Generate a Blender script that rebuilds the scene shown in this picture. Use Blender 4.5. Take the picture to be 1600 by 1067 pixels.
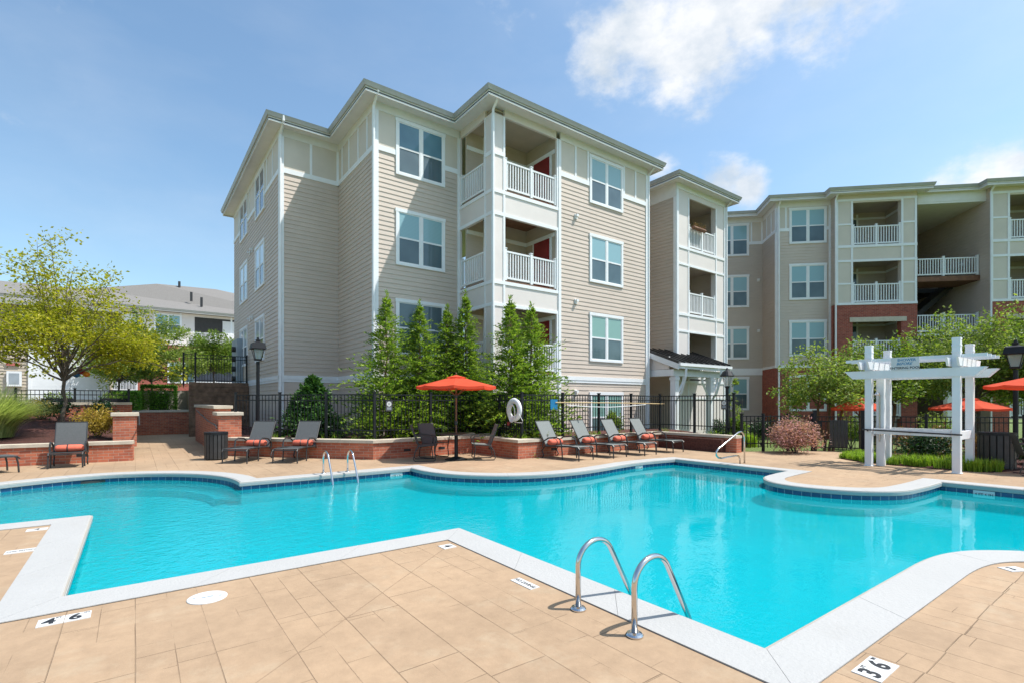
import bpy, bmesh, math, random
from mathutils import Vector, Matrix, Euler
R = math.radians
for o in list(bpy.data.objects): bpy.data.objects.remove(o)
sc = bpy.context.scene
COL = sc.collection
# ------------------------------------------------------------------ camera
EYE = 1.58
cam = bpy.data.cameras.new("camera"); co = bpy.data.objects.new("camera", cam); COL.objects.link(co)
cam.sensor_width = 36; cam.lens = 790/1600*36; cam.shift_y = (627-533.5)/1600
cam.clip_start = .05; cam.clip_end = 6000
co.location = (0, 0, EYE); co.rotation_euler = (R(90), 0, R(-36.7)); sc.camera = co
SA, CA = math.sin(R(53.3)), math.cos(R(53.3))
def ray(x, y):                         # world direction (per metre of depth) of a point of the photograph
    a = (x-800)/790; return Vector((a*SA+CA, -a*CA+SA, (627-y)/790))
# ------------------------------------------------------------------ sun and sky
SUNV = Vector((.417, -.36, 1)).normalized()
ELEV = math.asin(SUNV.z); AZ = math.atan2(SUNV.x, SUNV.y)
sl = bpy.data.lights.new("sun", 'SUN'); sl.energy = 3.3; sl.angle = R(.53); sl.color = (1, .965, .9)
so = bpy.data.objects.new("sun", sl); COL.objects.link(so)
so.rotation_euler = SUNV.to_track_quat('Z', 'Y').to_euler(); so.location = (30, -20, 60)
W = bpy.data.worlds.new("World"); sc.world = W; W.use_nodes = True
def world():
    nt = W.node_tree; N = nt.nodes; L = nt.links; N.clear()
    out = N.new('ShaderNodeOutputWorld'); bg = N.new('ShaderNodeBackground')
    sky = N.new('ShaderNodeTexSky'); sky.sky_type = 'NISHITA'; sky.sun_disc = False
    sky.sun_elevation = ELEV; sky.sun_rotation = AZ; sky.air_density = 1.05; sky.dust_density = 1.6; sky.ozone_density = .9
    tc = N.new('ShaderNodeTexCoord')
    nz = N.new('ShaderNodeVectorMath'); nz.operation = 'NORMALIZE'; L.new(tc.outputs['Generated'], nz.inputs[0])
    # cumulus: clumps of noise gathered round a few directions of the sky
    def noise(scale, detail, rough, off, sq=(1, 1, 1.6)):
        m = N.new('ShaderNodeMapping'); m.inputs['Location'].default_value = off; m.inputs['Scale'].default_value = sq
        L.new(nz.outputs[0], m.inputs[0])
        t = N.new('ShaderNodeTexNoise'); t.inputs['Scale'].default_value = scale; t.inputs['Detail'].default_value = detail
        t.inputs['Roughness'].default_value = rough; L.new(m.outputs[0], t.inputs['Vector']); return t.outputs[0]
    def math_(op, a, b=None, c=None, clamp=False):
        n = N.new('ShaderNodeMath'); n.operation = op; n.use_clamp = clamp
        for i, v in enumerate((a, b, c)):
            if v is None: continue
            if isinstance(v, (int, float)): n.inputs[i].default_value = v
            else: L.new(v, n.inputs[i])
        return n.outputs[0]
    def blob(x, y, r, amp):
        d = N.new('ShaderNodeVectorMath'); d.operation = 'DISTANCE'; L.new(nz.outputs[0], d.inputs[0]); d.inputs[1].default_value = ray(x, y).normalized()
        m = N.new('ShaderNodeMapRange'); m.interpolation_type = 'SMOOTHSTEP'; L.new(d.outputs['Value'], m.inputs[0])
        m.inputs[1].default_value = r; m.inputs[2].default_value = 0; m.inputs[3].default_value = 0; m.inputs[4].default_value = amp
        return m.outputs[0]
    acc = None
    for b in [(935,70,.12,.95),(1000,15,.18,1.0),(1090,40,.2,1.0),(1180,5,.17,1.0),(1265,0,.15,.95),(1325,5,.09,.8),(1060,130,.095,.78),(1120,85,.12,.8),(890,70,.05,.6),(1035,262,.065,.9),(1120,285,.09,.85),(1170,298,.07,.85),(1085,275,.05,.7),
              (1480,292,.08,.85),(1530,280,.08,.85),(1580,268,.075,.9),(1650,280,.1,.8),(1035,205,.022,.45),(950,130,.05,.5),(840,-420,.5,.5),(200,-700,.5,.5),(2600,200,.4,.6),(-1500,100,.5,.6)]:
        v = blob(*b); acc = v if acc is None else math_('MAXIMUM', acc, v)
    n1 = noise(7, 12, .62, (0, 0, 0)); n2 = noise(3.0, 5, .5, (3, 1, 2))
    dens = math_('ADD', acc, math_('MULTIPLY', math_('SUBTRACT', n1, .5), 2.1))
    mr = N.new('ShaderNodeMapRange'); mr.interpolation_type = 'SMOOTHSTEP'; L.new(dens, mr.inputs[0]); mr.inputs[1].default_value = .32; mr.inputs[2].default_value = 1.0
    hz = noise(2.2, 6, .55, (5, 2, 0), (1, 1, 3)); hzr = N.new('ShaderNodeMapRange'); L.new(hz, hzr.inputs[0]); hzr.inputs[1].default_value = .42; hzr.inputs[2].default_value = .78; hzr.inputs[4].default_value = .17
    fac = math_('MULTIPLY', math_('ADD', mr.outputs[0], hzr.outputs[0], clamp=True), .93)
    shade = noise(9, 8, .6, (0, .02, .05))
    cr = N.new('ShaderNodeValToRGB'); L.new(shade, cr.inputs[0])
    cr.color_ramp.elements[0].position = .36; cr.color_ramp.elements[0].color = (2.9, 3.3, 3.75, 1)
    cr.color_ramp.elements[1].position = .62; cr.color_ramp.elements[1].color = (4.6, 4.65, 4.7, 1)
    mix = N.new('ShaderNodeMix'); mix.data_type = 'RGBA'; L.new(fac, mix.inputs[0])
    gr = N.new('ShaderNodeMix'); gr.data_type = 'RGBA'; gr.blend_type = 'MULTIPLY'; gr.inputs[0].default_value = 1; gr.inputs[7].default_value = (.84, .97, .97, 1); L.new(sky.outputs[0], gr.inputs[6])
    L.new(gr.outputs[2], mix.inputs[6]); L.new(cr.outputs[0], mix.inputs[7])
    L.new(mix.outputs[2], bg.inputs[0]); bg.inputs[1].default_value = .12; L.new(bg.outputs[0], out.inputs[0])
world()
sc.view_settings.view_transform = 'Standard'; sc.view_settings.look = 'None'; sc.view_settings.exposure = .9; sc.view_settings.gamma = 1
sc.cycles.max_bounces = 8; sc.cycles.transparent_max_bounces = 16; sc.cycles.use_denoising = True
sc.cycles.caustics_reflective = False; sc.cycles.caustics_refractive = False

# ------------------------------------------------------------------ mesh helpers
class MB:
    def __init__(s): s.v = []; s.f = []; s.m = []
    def add(s, vs, fs, mi=0):
        b = len(s.v); s.v += [tuple(v) for v in vs]; s.f += [tuple(i+b for i in f) for f in fs]; s.m += [mi]*len(fs); return s
    def hexa(s, p, mi=0):              # 8 points: bottom 4, top 4
        return s.add(p, [(3,2,1,0),(4,5,6,7),(0,1,5,4),(1,2,6,5),(2,3,7,6),(3,0,4,7)], mi)
    def box(s, x0, x1, y0, y1, z0, z1, mi=0):
        return s.hexa([(x0,y0,z0),(x1,y0,z0),(x1,y1,z0),(x0,y1,z0),(x0,y0,z1),(x1,y0,z1),(x1,y1,z1),(x0,y1,z1)], mi)
    def fbox(s, fr, a0, a1, o0, o1, z0, z1, mi=0):
        return s.hexa([fr(a0,o1,z0),fr(a1,o1,z0),fr(a1,o0,z0),fr(a0,o0,z0),fr(a0,o1,z1),fr(a1,o1,z1),fr(a1,o0,z1),fr(a0,o0,z1)], mi)
    def quad(s, a, b, c, d, mi=0): return s.add([a,b,c,d], [(0,1,2,3)], mi)
    def prism(s, poly, z0, z1, mi=0, top=True, bottom=True):
        n = len(poly); vs = [(x,y,z0) for x,y in poly]+[(x,y,z1) for x,y in poly]
        fs = [(i,(i+1)%n,n+(i+1)%n,n+i) for i in range(n)]
        if top: fs.append(tuple(range(n,2*n)))
        if bottom: fs.append(tuple(reversed(range(n))))
        return s.add(vs, fs, mi)
    def tube(s, pts, r, n=8, mi=0, caps=True):
        pts = [Vector(p) for p in pts]; rs = r if isinstance(r, (list, tuple)) else [r]*len(pts)
        up = None; rings = []
        for i, p in enumerate(pts):
            t = (pts[min(i+1,len(pts)-1)]-pts[max(i-1,0)]).normalized()
            if up is None:
                up = Vector((0,0,1)) if abs(t.z) < .9 else Vector((1,0,0))
            u = (up-t*up.dot(t)).normalized(); w = t.cross(u); up = u
            rings.append([p+(u*math.cos(2*math.pi*k/n)+w*math.sin(2*math.pi*k/n))*rs[i] for k in range(n)])
        vs = [q for g in rings for q in g]; fs = []
        for i in range(len(pts)-1):
            for k in range(n): fs.append((i*n+k, i*n+(k+1)%n, (i+1)*n+(k+1)%n, (i+1)*n+k))
        if caps: fs += [tuple(reversed(range(n))), tuple(range((len(pts)-1)*n, len(pts)*n))]
        return s.add(vs, fs, mi)
    def lathe(s, prof, c=(0,0,0), n=20, mi=0):
        vs = []; fs = []
        for r, z in prof:
            for k in range(n):
                a = 2*math.pi*k/n; vs.append((c[0]+r*math.cos(a), c[1]+r*math.sin(a), c[2]+z))
        for i in range(len(prof)-1):
            for k in range(n): fs.append((i*n+k, i*n+(k+1)%n, (i+1)*n+(k+1)%n, (i+1)*n+k))
        fs += [tuple(reversed(range(n))), tuple(range((len(prof)-1)*n, len(prof)*n))]
        return s.add(vs, fs, mi)
    def bar(s, p, q, w, h, mi=0):      # rectangular bar from p to q
        p, q = Vector(p), Vector(q); t = (q-p).normalized(); up = Vector((0,0,1)) if abs(t.z) < .95 else Vector((1,0,0))
        sd = t.cross(up).normalized()*w/2; u = sd.cross(t).normalized()*h/2
        return s.hexa([p-sd-u,p+sd-u,q+sd-u,q-sd-u,p-sd+u,p+sd+u,q+sd+u,q-sd+u], mi)
    def build(s, name, mats, parent=None, smooth=False, loc=None, rz=0, bevel=0):
        me = bpy.data.meshes.new(name); me.from_pydata(s.v, [], s.f)
        ms = mats if isinstance(mats, (list, tuple)) else [mats]
        for m in ms: me.materials.append(m)
        me.polygons.foreach_set('material_index', s.m)
        if smooth: me.polygons.foreach_set('use_smooth', [True]*len(s.f))
        me.update(); o = bpy.data.objects.new(name, me); COL.objects.link(o)
        if parent: o.parent = parent
        if loc is not None: o.location = loc
        if rz: o.rotation_euler = (0,0,rz)
        if bevel:
            b = o.modifiers.new('bevel','BEVEL'); b.width = bevel; b.segments = 2; b.limit_method = 'ANGLE'
        return o
def Fr(ox, oy, ang):                    # wall frame: a along the wall, o outwards, z up
    tx, ty = math.cos(R(ang)), math.sin(R(ang)); nx, ny = ty, -tx
    return lambda a, o, z: (ox+tx*a+nx*o, oy+ty*a+ny*o, z)
def tag(o, label=None, cat=None, group=None, kind=None):
    if label: o['label'] = label
    if cat: o['category'] = cat
    if group: o['group'] = group
    if kind: o['kind'] = kind
    return o
def thing(name, label, cat, loc=(0,0,0), rz=0, group=None):
    o = bpy.data.objects.new(name, None); COL.objects.link(o); o.location = loc; o.rotation_euler = (0,0,rz); o.empty_display_size = .2
    return tag(o, label, cat, group)
def copy_tree(o, parent=None):
    c = o.copy(); COL.objects.link(c)
    if parent: c.parent = parent
    for ch in [x for x in bpy.data.objects if x.parent == o and x != c]:
        copy_tree(ch, c)
    return c
def offset(poly, d):                    # mitred offset, d>0 = to the left of travel
    n = len(poly); out = []
    for i in range(n):
        p0, p1, p2 = Vector(poly[i-1]), Vector(poly[i]), Vector(poly[(i+1)%n])
        t1 = (p1-p0).normalized(); t2 = (p2-p1).normalized(); n1 = Vector((-t1.y,t1.x)); n2 = Vector((-t2.y,t2.x))
        m = n1+n2; m = m/max(m.length_squared, .4)*2
        out.append(tuple(p1+m*d))
    return out
# ------------------------------------------------------------------ materials
MATS = {}
class Mat:
    def __init__(s, name):
        s.m = bpy.data.materials.new(name); s.m.use_nodes = True; s.nt = s.m.node_tree; s.N = s.nt.nodes; s.L = s.nt.links
        s.p = s.N['Principled BSDF']; s.out = s.N['Material Output']
        s.tc = s.N.new('ShaderNodeTexCoord')
    def link(s, a, b): s.L.new(a, b)
    def val(s, sock, v):
        if isinstance(v, (int, float)): sock.default_value = v
        elif isinstance(v, (tuple, list)): sock.default_value = tuple(v) if len(v) != 3 or sock.type != 'RGBA' else (*v, 1)
        else: s.L.new(v, sock)
    def node(s, t, **kw):
        n = s.N.new(t)
        for k, v in kw.items(): setattr(n, k, v)
        return n
    def math(s, op, a, b=0., c=None, clamp=False):
        n = s.node('ShaderNodeMath', operation=op, use_clamp=clamp); s.val(n.inputs[0], a); s.val(n.inputs[1], b)
        if c is not None: s.val(n.inputs[2], c)
        return n.outputs[0]
    def noise(s, scale, detail=4, rough=.55, vec=None, sc=(1,1,1)):
        mp = s.node('ShaderNodeMapping'); mp.inputs['Scale'].default_value = sc
        s.link(vec or s.tc.outputs['Object'], mp.inputs[0])
        n = s.node('ShaderNodeTexNoise'); n.inputs['Scale'].default_value = scale; n.inputs['Detail'].default_value = detail; n.inputs['Roughness'].default_value = rough
        s.link(mp.outputs[0], n.inputs['Vector']); return n.outputs[0]
    def ramp(s, f, *st):
        r = s.node('ShaderNodeValToRGB'); s.link(f, r.inputs[0]); e = r.color_ramp.elements
        while len(e) < len(st): e.new(.5)
        for el, (p, c) in zip(e, st): el.position = p; el.color = (*c, 1) if len(c) == 3 else c
        return r.outputs[0]
    def mix(s, f, a, b, blend='MIX'):
        n = s.node('ShaderNodeMix', data_type='RGBA', blend_type=blend); s.val(n.inputs[0], f)
        s.val(n.inputs[6], a); s.val(n.inputs[7], b)
        return n.outputs[2]
    def base(s, c): s.val(s.p.inputs['Base Color'], c)
    def bump(s, h, dist=.01, strength=1.):
        b = s.node('ShaderNodeBump'); b.inputs['Distance'].default_value = dist; b.inputs['Strength'].default_value = strength
        s.link(h, b.inputs['Height']); s.link(b.outputs[0], s.p.inputs['Normal']); return b
    def set(s, rough=.6, metal=0., spec=.5):
        s.p.inputs['Roughness'].default_value = rough; s.p.inputs['Metallic'].default_value = metal; s.p.inputs['Specular IOR Level'].default_value = spec
def lerp(c, k): return tuple(min(1, x*k) for x in c)
def plain(name, c, rough=.6, metal=0., var=.12, nscale=3., bump=0., spec=.5):
    m = Mat(name); n = m.noise(nscale, 5, .6)
    m.base(m.ramp(n, (.3, lerp(c, 1-var)), (.7, lerp(c, 1+var)))); m.set(rough, metal, spec)
    if bump: m.bump(m.noise(nscale*12, 4), bump)
    MATS[name] = m.m; return m.m
def siding_mat(name, c):
    m = Mat(name); a = m.noise(.8, 4); b = m.noise(2.2, 3, .5, None, (1, 1, 14))
    k = m.ramp(a, (.3, lerp(c, .93)), (.7, lerp(c, 1.06)))
    m.base(m.mix(.35, k, m.ramp(b, (.35, lerp(c, .86)), (.65, lerp(c, 1.1))))); m.set(.55)
    m.bump(m.noise(9, 4, .6, None, (1, 1, 6)), .004); return m.m
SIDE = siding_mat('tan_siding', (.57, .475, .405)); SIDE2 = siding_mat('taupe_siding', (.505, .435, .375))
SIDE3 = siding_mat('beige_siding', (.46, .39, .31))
PANEL = plain('cream_panel', (.62, .55, .475), .6, var=.05, nscale=1.2)
PANELW = plain('pale_panel', (.70, .64, .61), .6, var=.04, nscale=1.2)
TRIM = plain('white_trim', (.78, .79, .81), .5, var=.05, nscale=2)
CREAM = plain('cream_soffit', (.72, .705, .69), .6, var=.04)
GUTTER = plain('sage_gutter', (.37, .37, .35), .45, var=.08)
ROOF = plain('grey_shingles', (.19, .178, .168), .9, var=.15, nscale=14, bump=.01)
VINYL = plain('white_vinyl', (.76, .77, .78), .4, var=.03)
BLACK = plain('black_metal', (.012, .013, .016), .5, .0, var=.2, spec=.3)
SEAM = plain('black_seam_roof', (.022,.022,.024), .35, spec=.6)
CHAR = plain('charcoal_metal', (.03, .029, .03), .4, var=.2)
PLANK = plain('black_slats', (.035, .034, .034), .55, var=.3, nscale=6)
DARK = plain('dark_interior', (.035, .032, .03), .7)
REDDOOR = plain('red_door', (.22, .02, .022), .4)
BROWN = plain('brown_wood', (.19, .085, .045), .7, var=.25, nscale=5)
ENTRY = plain('brown_stucco', (.20, .12, .09), .8, var=.1)
CAPST = plain('limestone_cap', (.52, .45, .36), .75, var=.12, nscale=5, bump=.004)
CONC = plain('grey_concrete', (.35, .32, .28), .85, var=.1, nscale=2, bump=.003)
def glass_mat(name, c, c2, slats=False, refl=.85):
    m = Mat(name)
    if slats:
        w = m.node('ShaderNodeTexWave', bands_direction='Z'); w.inputs['Scale'].default_value = 6.5; m.link(m.tc.outputs['Object'], w.inputs[0])
        m.base(m.mix(m.math('MULTIPLY', w.outputs[1], 1), c, c2))
    else: m.base(m.ramp(m.noise(.9, 2), (.35, c), (.65, c2)))
    m.set(.5); m.p.inputs['Coat Weight'].default_value = 1; m.p.inputs['Coat Roughness'].default_value = .015; m.p.inputs['Coat IOR'].default_value = 1.5
    wv = m.noise(.7, 2); b = m.node('ShaderNodeBump'); b.inputs['Distance'].default_value = .004; m.link(wv, b.inputs['Height']); m.link(b.outputs[0], m.p.inputs['Coat Normal'])
    return m.m
BLIND = glass_mat('glass_over_white_blind', (.19, .355, .40), (.24, .42, .465), True)
BLINDW = glass_mat('glass_over_bright_blind', (.44, .50, .57), (.50, .56, .63), True)
GLASSB = glass_mat('blue_glass', (.05, .15, .22), (.09, .22, .30))
BLINDG = glass_mat('glass_over_green_blind', (.17, .33, .30), (.21, .38, .34), True)
PANE = glass_mat('dark_screened_glass', (.03, .07, .09), (.065, .12, .145))
PANEN = glass_mat('deep_window_glass', (.012, .018, .03), (.03, .04, .06))
def brick_mat(name, c1, c2, mortar, sc=1.0):
    m = Mat(name); sx = m.node('ShaderNodeSeparateXYZ'); m.link(m.tc.outputs['Object'], sx.inputs[0])
    sn = m.node('ShaderNodeSeparateXYZ'); m.link(m.tc.outputs['Normal'], sn.inputs[0])
    isx = m.math('GREATER_THAN', m.math('ABSOLUTE', sn.outputs[0]), .6); isz = m.math('GREATER_THAN', m.math('ABSOLUTE', sn.outputs[2]), .6)
    u = m.math('ADD', m.math('MULTIPLY', sx.outputs[1], isx), m.math('MULTIPLY', sx.outputs[0], m.math('SUBTRACT', 1, isx)))
    v = m.math('ADD', m.math('MULTIPLY', sx.outputs[1], isz), m.math('MULTIPLY', sx.outputs[2], m.math('SUBTRACT', 1, isz)))
    cx = m.node('ShaderNodeCombineXYZ'); m.link(u, cx.inputs[0]); m.link(v, cx.inputs[1])
    b = m.node('ShaderNodeTexBrick'); m.link(cx.outputs[0], b.inputs['Vector']); b.inputs['Scale'].default_value = 1
    b.inputs['Brick Width'].default_value = .215*sc; b.inputs['Row Height'].default_value = .074*sc; b.inputs['Mortar Size'].default_value = .0055*sc; b.inputs['Mortar Smooth'].default_value = .25
    b.inputs['Bias'].default_value = -.1
    m.val(b.inputs['Color1'], c1); m.val(b.inputs['Color2'], c2); m.val(b.inputs['Mortar'], mortar)
    n = m.noise(5, 5, .65); col = m.mix(.5, b.outputs[0], m.ramp(n, (.3, (.5, .5, .5)), (.72, (1.25, 1.2, 1.15))), 'MULTIPLY')
    m.base(col); m.set(.85); inv = m.math('SUBTRACT', 1, b.outputs[1]); m.bump(inv, .006, .8); return m.m
BRICK = brick_mat('red_brick', (.52, .16, .085), (.34, .09, .052), (.42, .32, .25))
BRICKB = brick_mat('building_brick', (.38, .095, .062), (.26, .058, .042), (.34, .23, .19))
def deck_mat():
    m = Mat('stamped_concrete'); P = m.tc.outputs['Object']; sx = m.node('ShaderNodeSeparateXYZ'); m.link(P, sx.inputs[0])
    wob = m.noise(1.4, 3); wx = m.math('MULTIPLY', m.math('SUBTRACT', wob, .5), .03)
    cx = m.node('ShaderNodeCombineXYZ'); m.link(m.math('ADD', sx.outputs[1], wx), cx.inputs[0]); m.link(m.math('ADD', sx.outputs[0], m.math('MULTIPLY', wx, .35)), cx.inputs[1])
    def br(w, h, ms, off, sq, fr):
        b = m.node('ShaderNodeTexBrick', offset=off, squash=sq, squash_frequency=fr); m.link(cx.outputs[0], b.inputs['Vector']); b.inputs['Scale'].default_value = 1
        b.inputs['Brick Width'].default_value = w; b.inputs['Row Height'].default_value = h; b.inputs['Mortar Size'].default_value = ms; b.inputs['Mortar Smooth'].default_value = .5
        m.val(b.inputs['Color1'], (.9,.9,.9)); m.val(b.inputs['Color2'], (1.06,1.05,1.03)); m.val(b.inputs['Mortar'], (1,1,1)); return b
    b1 = br(.92, .41, .0036, .37, 1.6, 2); b2 = br(.61, .205, .0026, .5, .7, 3)
    br1 = m.ramp(m.noise(.9, 3, .6), (.43, (.12,.12,.12)), (.58, (1,1,1))); br2 = m.ramp(m.noise(1.1, 3, .6, None, (1.3,.7,1)), (.50, (0,0,0)), (.62, (1,1,1)))
    line = m.math('MAXIMUM', m.math('MULTIPLY', b1.outputs[1], br1), m.math('MULTIPLY', b2.outputs[1], m.math('MULTIPLY', br2, .8)))
    # one saw-cut joint running off the pool corner
    dj = m.math('ABSOLUTE', m.math('SUBTRACT', m.math('MULTIPLY', m.math('SUBTRACT', sx.outputs[1], 4.95), .788), m.math('MULTIPLY', m.math('SUBTRACT', sx.outputs[0], 2.86), .616)))
    cut = m.math('MULTIPLY', m.math('LESS_THAN', dj, .004), m.math('LESS_THAN', sx.outputs[0], 2.86))
    line = m.math('MAXIMUM', line, m.math('MULTIPLY', cut, .7))
    c = (.37, .257, .166)
    big = m.ramp(m.noise(.55, 6, .6), (.28, lerp(c, .83)), (.5, c), (.75, lerp(c, 1.14)))
    gr = m.ramp(m.noise(7, 6, .7), (.25, (.80,.79,.78)), (.75, (1.14,1.14,1.14)))
    col = m.mix(.75, big, gr, 'MULTIPLY'); col = m.mix(.55, col, b1.outputs[0], 'MULTIPLY')
    pale = m.ramp(m.noise(1.7, 5, .7, None, (1,1,1)), (.55, (0,0,0)), (.75, (.6,.6,.6))); col = m.mix(pale, col, (.42, .33, .23))
    stain = m.ramp(m.noise(2.6, 6, .75, None, (.7,1.2,1)), (.68, (0,0,0)), (.84, (.3,.3,.3))); col = m.mix(stain, col, (.26, .15, .085))
    col = m.mix(m.math('MULTIPLY', line, .5), col, (.14, .085, .05))
    m.base(col); m.set(.8, spec=.3)
    h = m.math('SUBTRACT', m.math('MULTIPLY', m.noise(16, 6, .65), .35), m.math('MULTIPLY', line, 1.2)); m.bump(h, .012, .9)
    return m.m
DECK = deck_mat()
def coping_mat():
    m = Mat('white_coping'); c = (.385, .38, .373)
    m.base(m.mix(.5, m.ramp(m.noise(1.2, 5, .6), (.3, lerp(c, .93)), (.7, lerp(c, 1.05))), m.ramp(m.noise(18, 5, .7), (.3, lerp(c, .97)), (.7, lerp(c, 1.03)))))
    col = m.p.inputs['Base Color'].links[0].from_socket; st = m.ramp(m.noise(2.2, 6, .7), (.6, (0,0,0)), (.8, (.28,.28,.28))); m.base(m.mix(st, col, (.25, .235, .21)))
    m.set(.8, spec=.3); m.bump(m.noise(40, 5), .005); return m.m
COPING = coping_mat()
def water_mat():
    m = Mat('pool_water'); N = m.N; N.remove(m.p)
    g = m.node('ShaderNodeNewGeometry'); sx = m.node('ShaderNodeSeparateXYZ'); m.link(g.outputs['Position'], sx.inputs[0])
    a = m.noise(1.6, 3, .5, g.outputs['Position']); b = m.noise(6.5, 3, .55, g.outputs['Position'], (1, 1, 1)); c = m.noise(22, 2, .5, g.outputs['Position'])
    far = m.node('ShaderNodeMapRange', interpolation_type='SMOOTHSTEP'); m.link(m.math('ADD', sx.outputs[0], m.math('MULTIPLY', m.noise(.5, 2, .5, g.outputs['Position']), 3)), far.inputs[0])
    far.inputs[1].default_value = 8.2; far.inputs[2].default_value = 2.2; far.inputs[3].default_value = .09; far.inputs[4].default_value = 1
    h = m.math('ADD', m.math('MULTIPLY', a, .4), m.math('MULTIPLY', far.outputs[0], m.math('ADD', m.math('MULTIPLY', b, 1.1), m.math('MULTIPLY', c, .42))))
    bu = m.node('ShaderNodeBump'); bu.inputs['Distance'].default_value = .02; bu.inputs['Strength'].default_value = .6; m.link(h, bu.inputs['Height'])
    fr = m.node('ShaderNodeFresnel'); fr.inputs['IOR'].default_value = 1.29; m.link(bu.outputs[0], fr.inputs['Normal'])
    tr = m.node('ShaderNodeBsdfTransparent'); tr.inputs[0].default_value = (.05, .86, .95, 1)
    gl = m.node('ShaderNodeBsdfGlossy'); gl.inputs['Roughness'].default_value = .015; m.link(bu.outputs[0], gl.inputs['Normal'])
    df = m.node('ShaderNodeBsdfDiffuse'); df.inputs[0].default_value = (.001, .39, .455, 1); m.link(bu.outputs[0], df.inputs['Normal'])
    body = m.node('ShaderNodeMixShader'); body.inputs[0].default_value = .45; m.link(tr.outputs[0], body.inputs[1]); m.link(df.outputs[0], body.inputs[2])
    mx = m.node('ShaderNodeMixShader'); m.link(fr.outputs[0], mx.inputs[0]); m.link(body.outputs[0], mx.inputs[1]); m.link(gl.outputs[0], mx.inputs[2])
    m.link(mx.outputs[0], m.out.inputs[0]); return m.m
WATER = water_mat()
def plaster_mat():
    m = Mat('pool_plaster'); c = (.64, .73, .74)
    v = m.node('ShaderNodeTexVoronoi', feature='SMOOTH_F1'); v.inputs['Scale'].default_value = 3; m.link(m.tc.outputs['Object'], v.inputs['Vector'])
    m.base(m.mix(.5, m.ramp(m.noise(.35, 4), (.3, lerp(c, .9)), (.7, lerp(c, 1.08))), m.ramp(m.noise(4, 5), (.3, lerp(c, .94)), (.7, lerp(c, 1.06))))); m.set(.8); return m.m
PLASTER = plaster_mat()
def leaf_mat(name, c, c2, trans=.35, rough=.5):
    m = Mat(name); g = m.node('ShaderNodeNewGeometry')
    col = m.ramp(g.outputs['Random Per Island'], (0, c), (.55, tuple((x+y)/2 for x, y in zip(c, c2))), (1, c2))
    m.base(col); m.set(rough, spec=.35)
    t = m.node('ShaderNodeBsdfTranslucent'); m.link(m.mix(1, col, (1.3, 1.5, .7), 'MULTIPLY'), t.inputs[0])
    mx = m.node('ShaderNodeMixShader'); mx.inputs[0].default_value = trans
    m.link(m.p.outputs[0], mx.inputs[1]); m.link(t.outputs[0], mx.inputs[2]); m.link(mx.outputs[0], m.out.inputs[0]); return m.m
LF_CYP = leaf_mat('cypress_leaf', (.055, .12, .02), (.34, .43, .06), .45)
LF_YEL = leaf_mat('yellow_green_leaf', (.18, .20, .014), (.50, .445, .032), .5)
LF_MID = leaf_mat('mid_green_leaf', (.07, .14, .02), (.26, .32, .05), .4)
LF_MAG = leaf_mat('dark_glossy_leaf', (.008, .028, .012), (.03, .08, .02), .15, .35)
LF_MAGB = leaf_mat('magnolia_leaf', (.02, .07, .02), (.10, .20, .04), .2, .35)
LF_HED = leaf_mat('hedge_leaf', (.06, .17, .02), (.22, .40, .05), .4)
LF_CRM = leaf_mat('crape_leaf', (.10, .17, .03), (.34, .38, .09), .4)
LF_PNK = leaf_mat('burgundy_pink_leaf', (.17, .11, .075), (.74, .37, .40), .35)
LF_LIR = leaf_mat('lime_blade', (.12, .22, .02), (.38, .50, .06), .4)
LF_ORN = leaf_mat('ornamental_grass_blade', (.22, .28, .08), (.50, .52, .24), .4)
LF_GLD = leaf_mat('gold_shrub_leaf', (.22, .15, .02), (.52, .36, .06), .35)
LF_RED = leaf_mat('bronze_leaf', (.12, .06, .03), (.30, .17, .05), .3)
BARK = plain('grey_bark', (.12, .095, .075), .9, var=.35, nscale=9, bump=.02)
BARKR = plain('cinnamon_bark', (.16, .085, .05), .85, var=.3, nscale=7, bump=.01)
MULCH = plain('red_mulch', (.12, .04, .03), .95, var=.5, nscale=22, bump=.04)
LAWN = plain('lawn_ground', (.12, .17, .04), .95, var=.4, nscale=6, bump=.03)
FABRIC = plain('charcoal_sling', (.075, .08, .082), .7, var=.12, nscale=30)
FABG = plain('grey_sling', (.16, .175, .17), .7, var=.1, nscale=30)
ORANGE = plain('coral_fabric', (.62, .13, .075), .8, var=.1, nscale=10)
def canvas_mat():
    m = Mat('red_canvas'); m.base(m.ramp(m.noise(2, 4), (.3, (.68,.075,.028)), (.7, (.80,.11,.045)))); m.set(.85)
    t = m.node('ShaderNodeBsdfTranslucent'); t.inputs[0].default_value = (.9, .12, .05, 1); mx = m.node('ShaderNodeMixShader'); mx.inputs[0].default_value = .42
    m.link(m.p.outputs[0], mx.inputs[1]); m.link(t.outputs[0], mx.inputs[2]); m.link(mx.outputs[0], m.out.inputs[0]); return m.m
CANVAS = canvas_mat()
STEEL = plain('stainless_steel', (.62, .62, .62), .12, 1., var=.03)
INK = plain('black_ink', (.015, .016, .02), .6)
TILEW = plain('white_tile', (.60, .60, .60), .35, var=.04, nscale=9)
SIGNB = plain('blue_sign', (.01, .17, .36), .4)
WHITEP = plain('white_paint', (.74, .75, .77), .5, var=.04, nscale=2)
WOODPOLE = plain('bamboo_pole', (.55, .40, .20), .5)
TIMBER = plain('brown_timber_wall', (.19, .115, .075), .9, var=.5, nscale=3.5, bump=.02)
GREYM = plain('grey_meter', (.30, .34, .38), .5, .0)
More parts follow.
